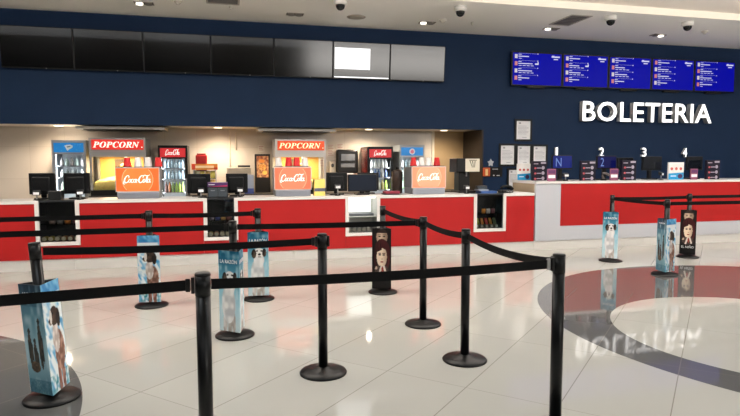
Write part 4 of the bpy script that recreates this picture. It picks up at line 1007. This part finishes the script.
def brown_dog(x, y):
    s = vn(x * 0.45 + y * 0.2, y * 0.28, 11)
    c = mixc((236, 244, 248), (60, 150, 206), max(0, (s - 0.45) * 1.9)) if y < 62 else mixc((40, 120, 190), (150, 210, 236), s)
    if y < 12: c = mixc(c, (40, 130, 150), max(0, vn(x * 0.6, y * 0.5, 12) - 0.4) * 1.6)
    if ell(x, y, 0.4, 8, 1.9, 14) or ell(x, y, 5.2, 9, 1.9, 14): c = fur(x, y, (120, 78, 66), (176, 128, 112), 13)
    if ell(x, y, 3.6, 25, 6.0, 13): c = fur(x, y, (120, 84, 70), (190, 150, 132), 14)
    if ell(x, y, 0.6, 34, 4.0, 10): c = fur(x, y, (190, 176, 168), (236, 230, 226), 15)
    if ell(x, y, 0.8, 47.5, 5.0, 6.2): c = fur(x, y, (66, 50, 42), (112, 86, 70), 16)
    if ell(x, y, 5.4, 45.5, 2.4, 6.0): c = fur(x, y, (34, 27, 25), (70, 52, 44), 17)
    if ell(x, y, -3.8, 45, 2.2, 2.4): c = (120, 96, 80)
    if ell(x, y, -3.2, 47.6, 1.4, 4.5): c = (226, 220, 214)
    if ell(x, y, -5.4, 45.4, 1.1, 1.0): c = (20, 18, 18)
    if ell(x, y, -0.4, 49.5, 0.9, 0.8): c = (16, 14, 14)
    return c
def silhouettes(x, y):
    v = y / 69.5
    c = mixc((150, 190, 204), (70, 120, 140), abs(v - 0.35) * 2.0) if v < 0.8 else mixc((60, 104, 124), (20, 44, 64), (v - 0.8) * 5)
    c = mixc(c, (204, 224, 230), 0.7 * max(0, vn(x * 0.3, y * 0.15, 21) - 0.5) * 2)
    if y < 9: c = mixc(c, (40, 96, 116), 0.5 * vn(x, y, 22) + 0.2)
    for cx, cy, h in ((-6.0, 28, 11), (-1.0, 24, 9), (4.6, 31, 15)):
        if ell(x, y, cx, cy, 1.9, h) or ell(x, y, cx + 0.2, cy + h + 0.6, 1.3, 1.9) or ell(x, y, cx + 2.0, cy - 2, 0.9, h * 0.6): c = mixc((26, 34, 36), (84, 74, 60), vn(x * 0.7, y * 0.5, 23))
    if ell(x, y, -2.4, 17.0, 4.6, 3.6): c = mixc((50, 44, 40), (120, 96, 70), vn(x, y, 24))
    return c
def two_faces(x, y):
    c = mixc((20, 17, 18), (36, 29, 29), vn(x * 0.4, y * 0.2, 31))
    if ell(x, y, 0.3, 60, 6.4, 9.5):
        c = mixc((206, 184, 160), (140, 116, 98), abs(x + 1) / 7)
        if y > 64: c = (52, 40, 36)
        if ell(x, y, -2.4, 60.5, 1.5, 0.8) or ell(x, y, 2.8, 60.5, 1.5, 0.8): c = (40, 32, 30)
        if 62 < y < 62.9 and 1.0 < abs(x - 0.2) < 4.4: c = (66, 50, 42)
    if ell(x, y, 0.4, 42.5, 9.2, 15.2) or (24 < y < 44 and abs(x - 0.4) < 9.0 - max(0, 30 - y) * 0.3): c = mixc((84, 32, 34), (36, 16, 18), vn(x * 0.8, y * 0.12, 32))
    if ell(x, y, 0.2, 37.0, 5.9, 12.0) and not (y > 43.5 + (x + 3) * 0.5 and x < 0.4) and y < 47.5 - max(0, x) * 0.5:
        c = mixc((236, 214, 190), (178, 148, 126), max(0, (x - 0.5) / 6))
        if ell(x, y, -2.1, 39.2, 1.5, 0.9) or ell(x, y, 2.5, 39.2, 1.5, 0.9): c = (34, 26, 26)
        if 40.6 < y < 41.4 and 0.8 < abs(x - 0.2) < 3.9: c = (80, 50, 44)
        if ell(x, y, 0.5, 34.6, 0.8, 0.7): c = (176, 140, 120)
        if ell(x, y, 0.3, 31.2, 1.8, 0.8): c = (156, 62, 62)
    if y < 27 and ell(x, y, 0, 22, 8.0, 6.5):
        c = mixc((52, 40, 38), (90, 74, 66), vn(x, y, 33))
        if abs(x + 2 - (y - 20) * 0.3) < 1.2 or abs(x - 4.4 + (y - 20) * 0.3) < 1.1: c = (222, 208, 196)
        if ell(x, y, 1.0, 22, 1.3, 4): c = (150, 60, 50)
        if ell(x, y, -6.6, 24, 1.6, 1.8): c = (196, 170, 150)
    if y < 15.5: c = (19, 17, 18)
    return c
PM = print_mat('poster_print', 0.45)
ART = {n: sheet('poster_face', PW, PH, 44, 138, f, PM) for n, f in (('white', white_dog), ('brown', brown_dog), ('sil', silhouettes), ('dark', two_faces))}
PTX = mat('poster_lettering', (236, 240, 242), 0.4)
TITLE = {}
def sleeve(k, faces, theta, label, lean=False):
    x, y = P[k]; av = math.atan2(-y, -x); na = av - math.radians(theta)
    t = thing('poster_sleeve', label, 'poster', (x, y, 0), 0, 'three-sided poster sleeves')
    if lean: t.rotation_euler = (0, -LEANJ, 0); t.location = (x, y, 0.004)
    s = PW; ap = s / (2 * math.sqrt(3)); R = s / math.sqrt(3)
    def tri(r): return [(r * math.cos(na + PI / 3 + q * 2 * PI / 3), r * math.sin(na + PI / 3 + q * 2 * PI / 3)) for q in range(3)]
    o_, i_ = tri(R - 0.004), tri(R - 0.012); b = MB()
    for q in range(3):
        w = (q + 1) % 3
        for z0, z1 in ((PZ0, PZ0 + PH),):
            vs = [(o_[q][0], o_[q][1], z0), (o_[w][0], o_[w][1], z0), (o_[w][0], o_[w][1], z1), (o_[q][0], o_[q][1], z1), (i_[q][0], i_[q][1], z0), (i_[w][0], i_[w][1], z0), (i_[w][0], i_[w][1], z1), (i_[q][0], i_[q][1], z1)]
            b.add(vs, [(0, 1, 2, 3), (5, 4, 7, 6), (0, 4, 5, 1), (3, 2, 6, 7)])
    b.build('board_core', DARKG, t)
    for q, fc in enumerate(faces):
        a = na + q * 2 * PI / 3
        f = bpy.data.objects.new('poster_face', ART[fc]); COL.objects.link(f); f.parent = t
        f.location = (ap * math.cos(a), ap * math.sin(a), PZ0); f.rotation_euler = (0, 0, a + PI / 2)
        f['label'] = {'white': 'face with a white dog on pale blue', 'brown': 'face with a brown and white dog on blue splashes', 'sil': 'teal face with dark standing figures', 'dark': 'dark face with two portraits'}[fc]
        if fc in ('white', 'dark', 'sil'):
            key = fc
            if key not in TITLE:
                if fc == 'white': o = text('title', 'LA RAZÓN', -0.092, 0.092, 0.588, 0.628, -0.0026, 0.002, PTX, None, off=0.02)
                elif fc == 'dark': o = text('title', 'EL NIÑO', -0.085, 0.085, 0.098, 0.142, -0.0026, 0.002, PTX, None)
                else: o = text('title', 'LA RAZÓN', -0.07, 0.07, 0.628, 0.65, -0.0026, 0.002, PTX, None)
                TITLE[key] = o.data; bpy.data.objects.remove(o)
            o = bpy.data.objects.new('title', TITLE[key]); COL.objects.link(o); o.parent = f
    return t
sleeve('J', ('sil', 'brown', 'white'), 57, 'large poster sleeve at the left frame edge, figures left and brown dog right', True)
sleeve('H', ('brown', 'sil', 'white'), 14, 'poster sleeve with a brown and white dog in the back row')
sleeve('G', ('white', 'brown', 'sil'), 2, 'poster sleeve with a white dog face-on in the back row, beside the teal corner-on one')
sleeve('I', ('white', 'white', 'brown'), 40, 'teal poster sleeve seen corner-on with a white dog, behind the nearest left post')
sleeve('F', ('dark', 'dark', 'dark'), 12, 'dark poster sleeve with two portraits in the snack queue')
sleeve('K', ('white', 'brown', 'sil'), 14, 'poster sleeve with a white dog in front of the ticket counter')
sleeve('L', ('sil', 'brown', 'white'), 60, 'poster sleeve seen corner-on at the edge of the dark floor ring')
sleeve('M', ('dark', 'dark', 'dark'), 4, 'dark poster sleeve with two portraits in the ticket queue')

# ------------------------------------------------------------------ light
def area(name, loc, sx, sy, e, col=(1, 1, 1), rot=(0, 0, 0)):
    L = bpy.data.lights.new(name, 'AREA'); L.shape = 'RECTANGLE'; L.size = sx; L.size_y = sy; L.energy = e; L.color = col
    o = bpy.data.objects.new(name, L); COL.objects.link(o); o.location = loc; o.rotation_euler = rot
    return o
WIN, CEILP = 330, 31
area('added_window_fill', (10.1, -9.9, 3.1), 11.6, 1.6, WIN, (1.0, 0.94, 0.87), (PI / 2, 0, 0))  # added fill at the invented rear window, for front light and screen reflections
for x in (-6, -1.5, 3, 7.5, 12):
    for y in (-6.0, -2.0, 2.2):
        area('hall_ceiling_lamp', (x, y, ZC + 0.10), 2.0, 0.9, CEILP, (0.88, 0.96, 1.0))
area('ceiling_fill', (4, 6.2, 3.6), 20, 0.3, 1080, (0.96, 0.98, 1.0), (PI, 0, 0))  # added upward fill out of view, brightens the ceiling; no fitting there
w = bpy.data.worlds.new('hall_sky'); SC.world = w; w.use_nodes = True
w.node_tree.nodes['Background'].inputs[0].default_value = (0.9, 0.95, 1.0, 1); w.node_tree.nodes['Background'].inputs[1].default_value = 1.0

# ------------------------------------------------------------------ camera
cam = bpy.data.cameras.new('camera'); co = bpy.data.objects.new('camera', cam); COL.objects.link(co)
f, pi_, ya, ro, hh = 574.42, 0.0793795, 0.2410769, -0.0015746, 1.4945851
fw = Vector((math.sin(ya) * math.cos(pi_), math.cos(ya) * math.cos(pi_), -math.sin(pi_)))
r0 = Vector((math.cos(ya), -math.sin(ya), 0)); u0 = r0.cross(fw)
r = r0 * math.cos(ro) + u0 * math.sin(ro); u = -r0 * math.sin(ro) + u0 * math.cos(ro)
co.matrix_world = Matrix(((r.x, u.x, -fw.x, 0), (r.y, u.y, -fw.y, 0), (r.z, u.z, -fw.z, hh), (0, 0, 0, 1)))
cam.sensor_width = 36; cam.sensor_fit = 'HORIZONTAL'; cam.lens = f / 740 * 36; cam.clip_start = 0.05; cam.clip_end = 200
SC.camera = co
vs_ = SC.view_settings; vs_.view_transform = 'Standard'; vs_.look = 'None'; vs_.gamma = 1; vs_.exposure = 0.0; vs_.use_curve_mapping = False
SC.cycles.use_denoising = True
SC.cycles.max_bounces = 8; SC.cycles.transparent_max_bounces = 12; SC.cycles.caustics_reflective = False; SC.cycles.caustics_refractive = False
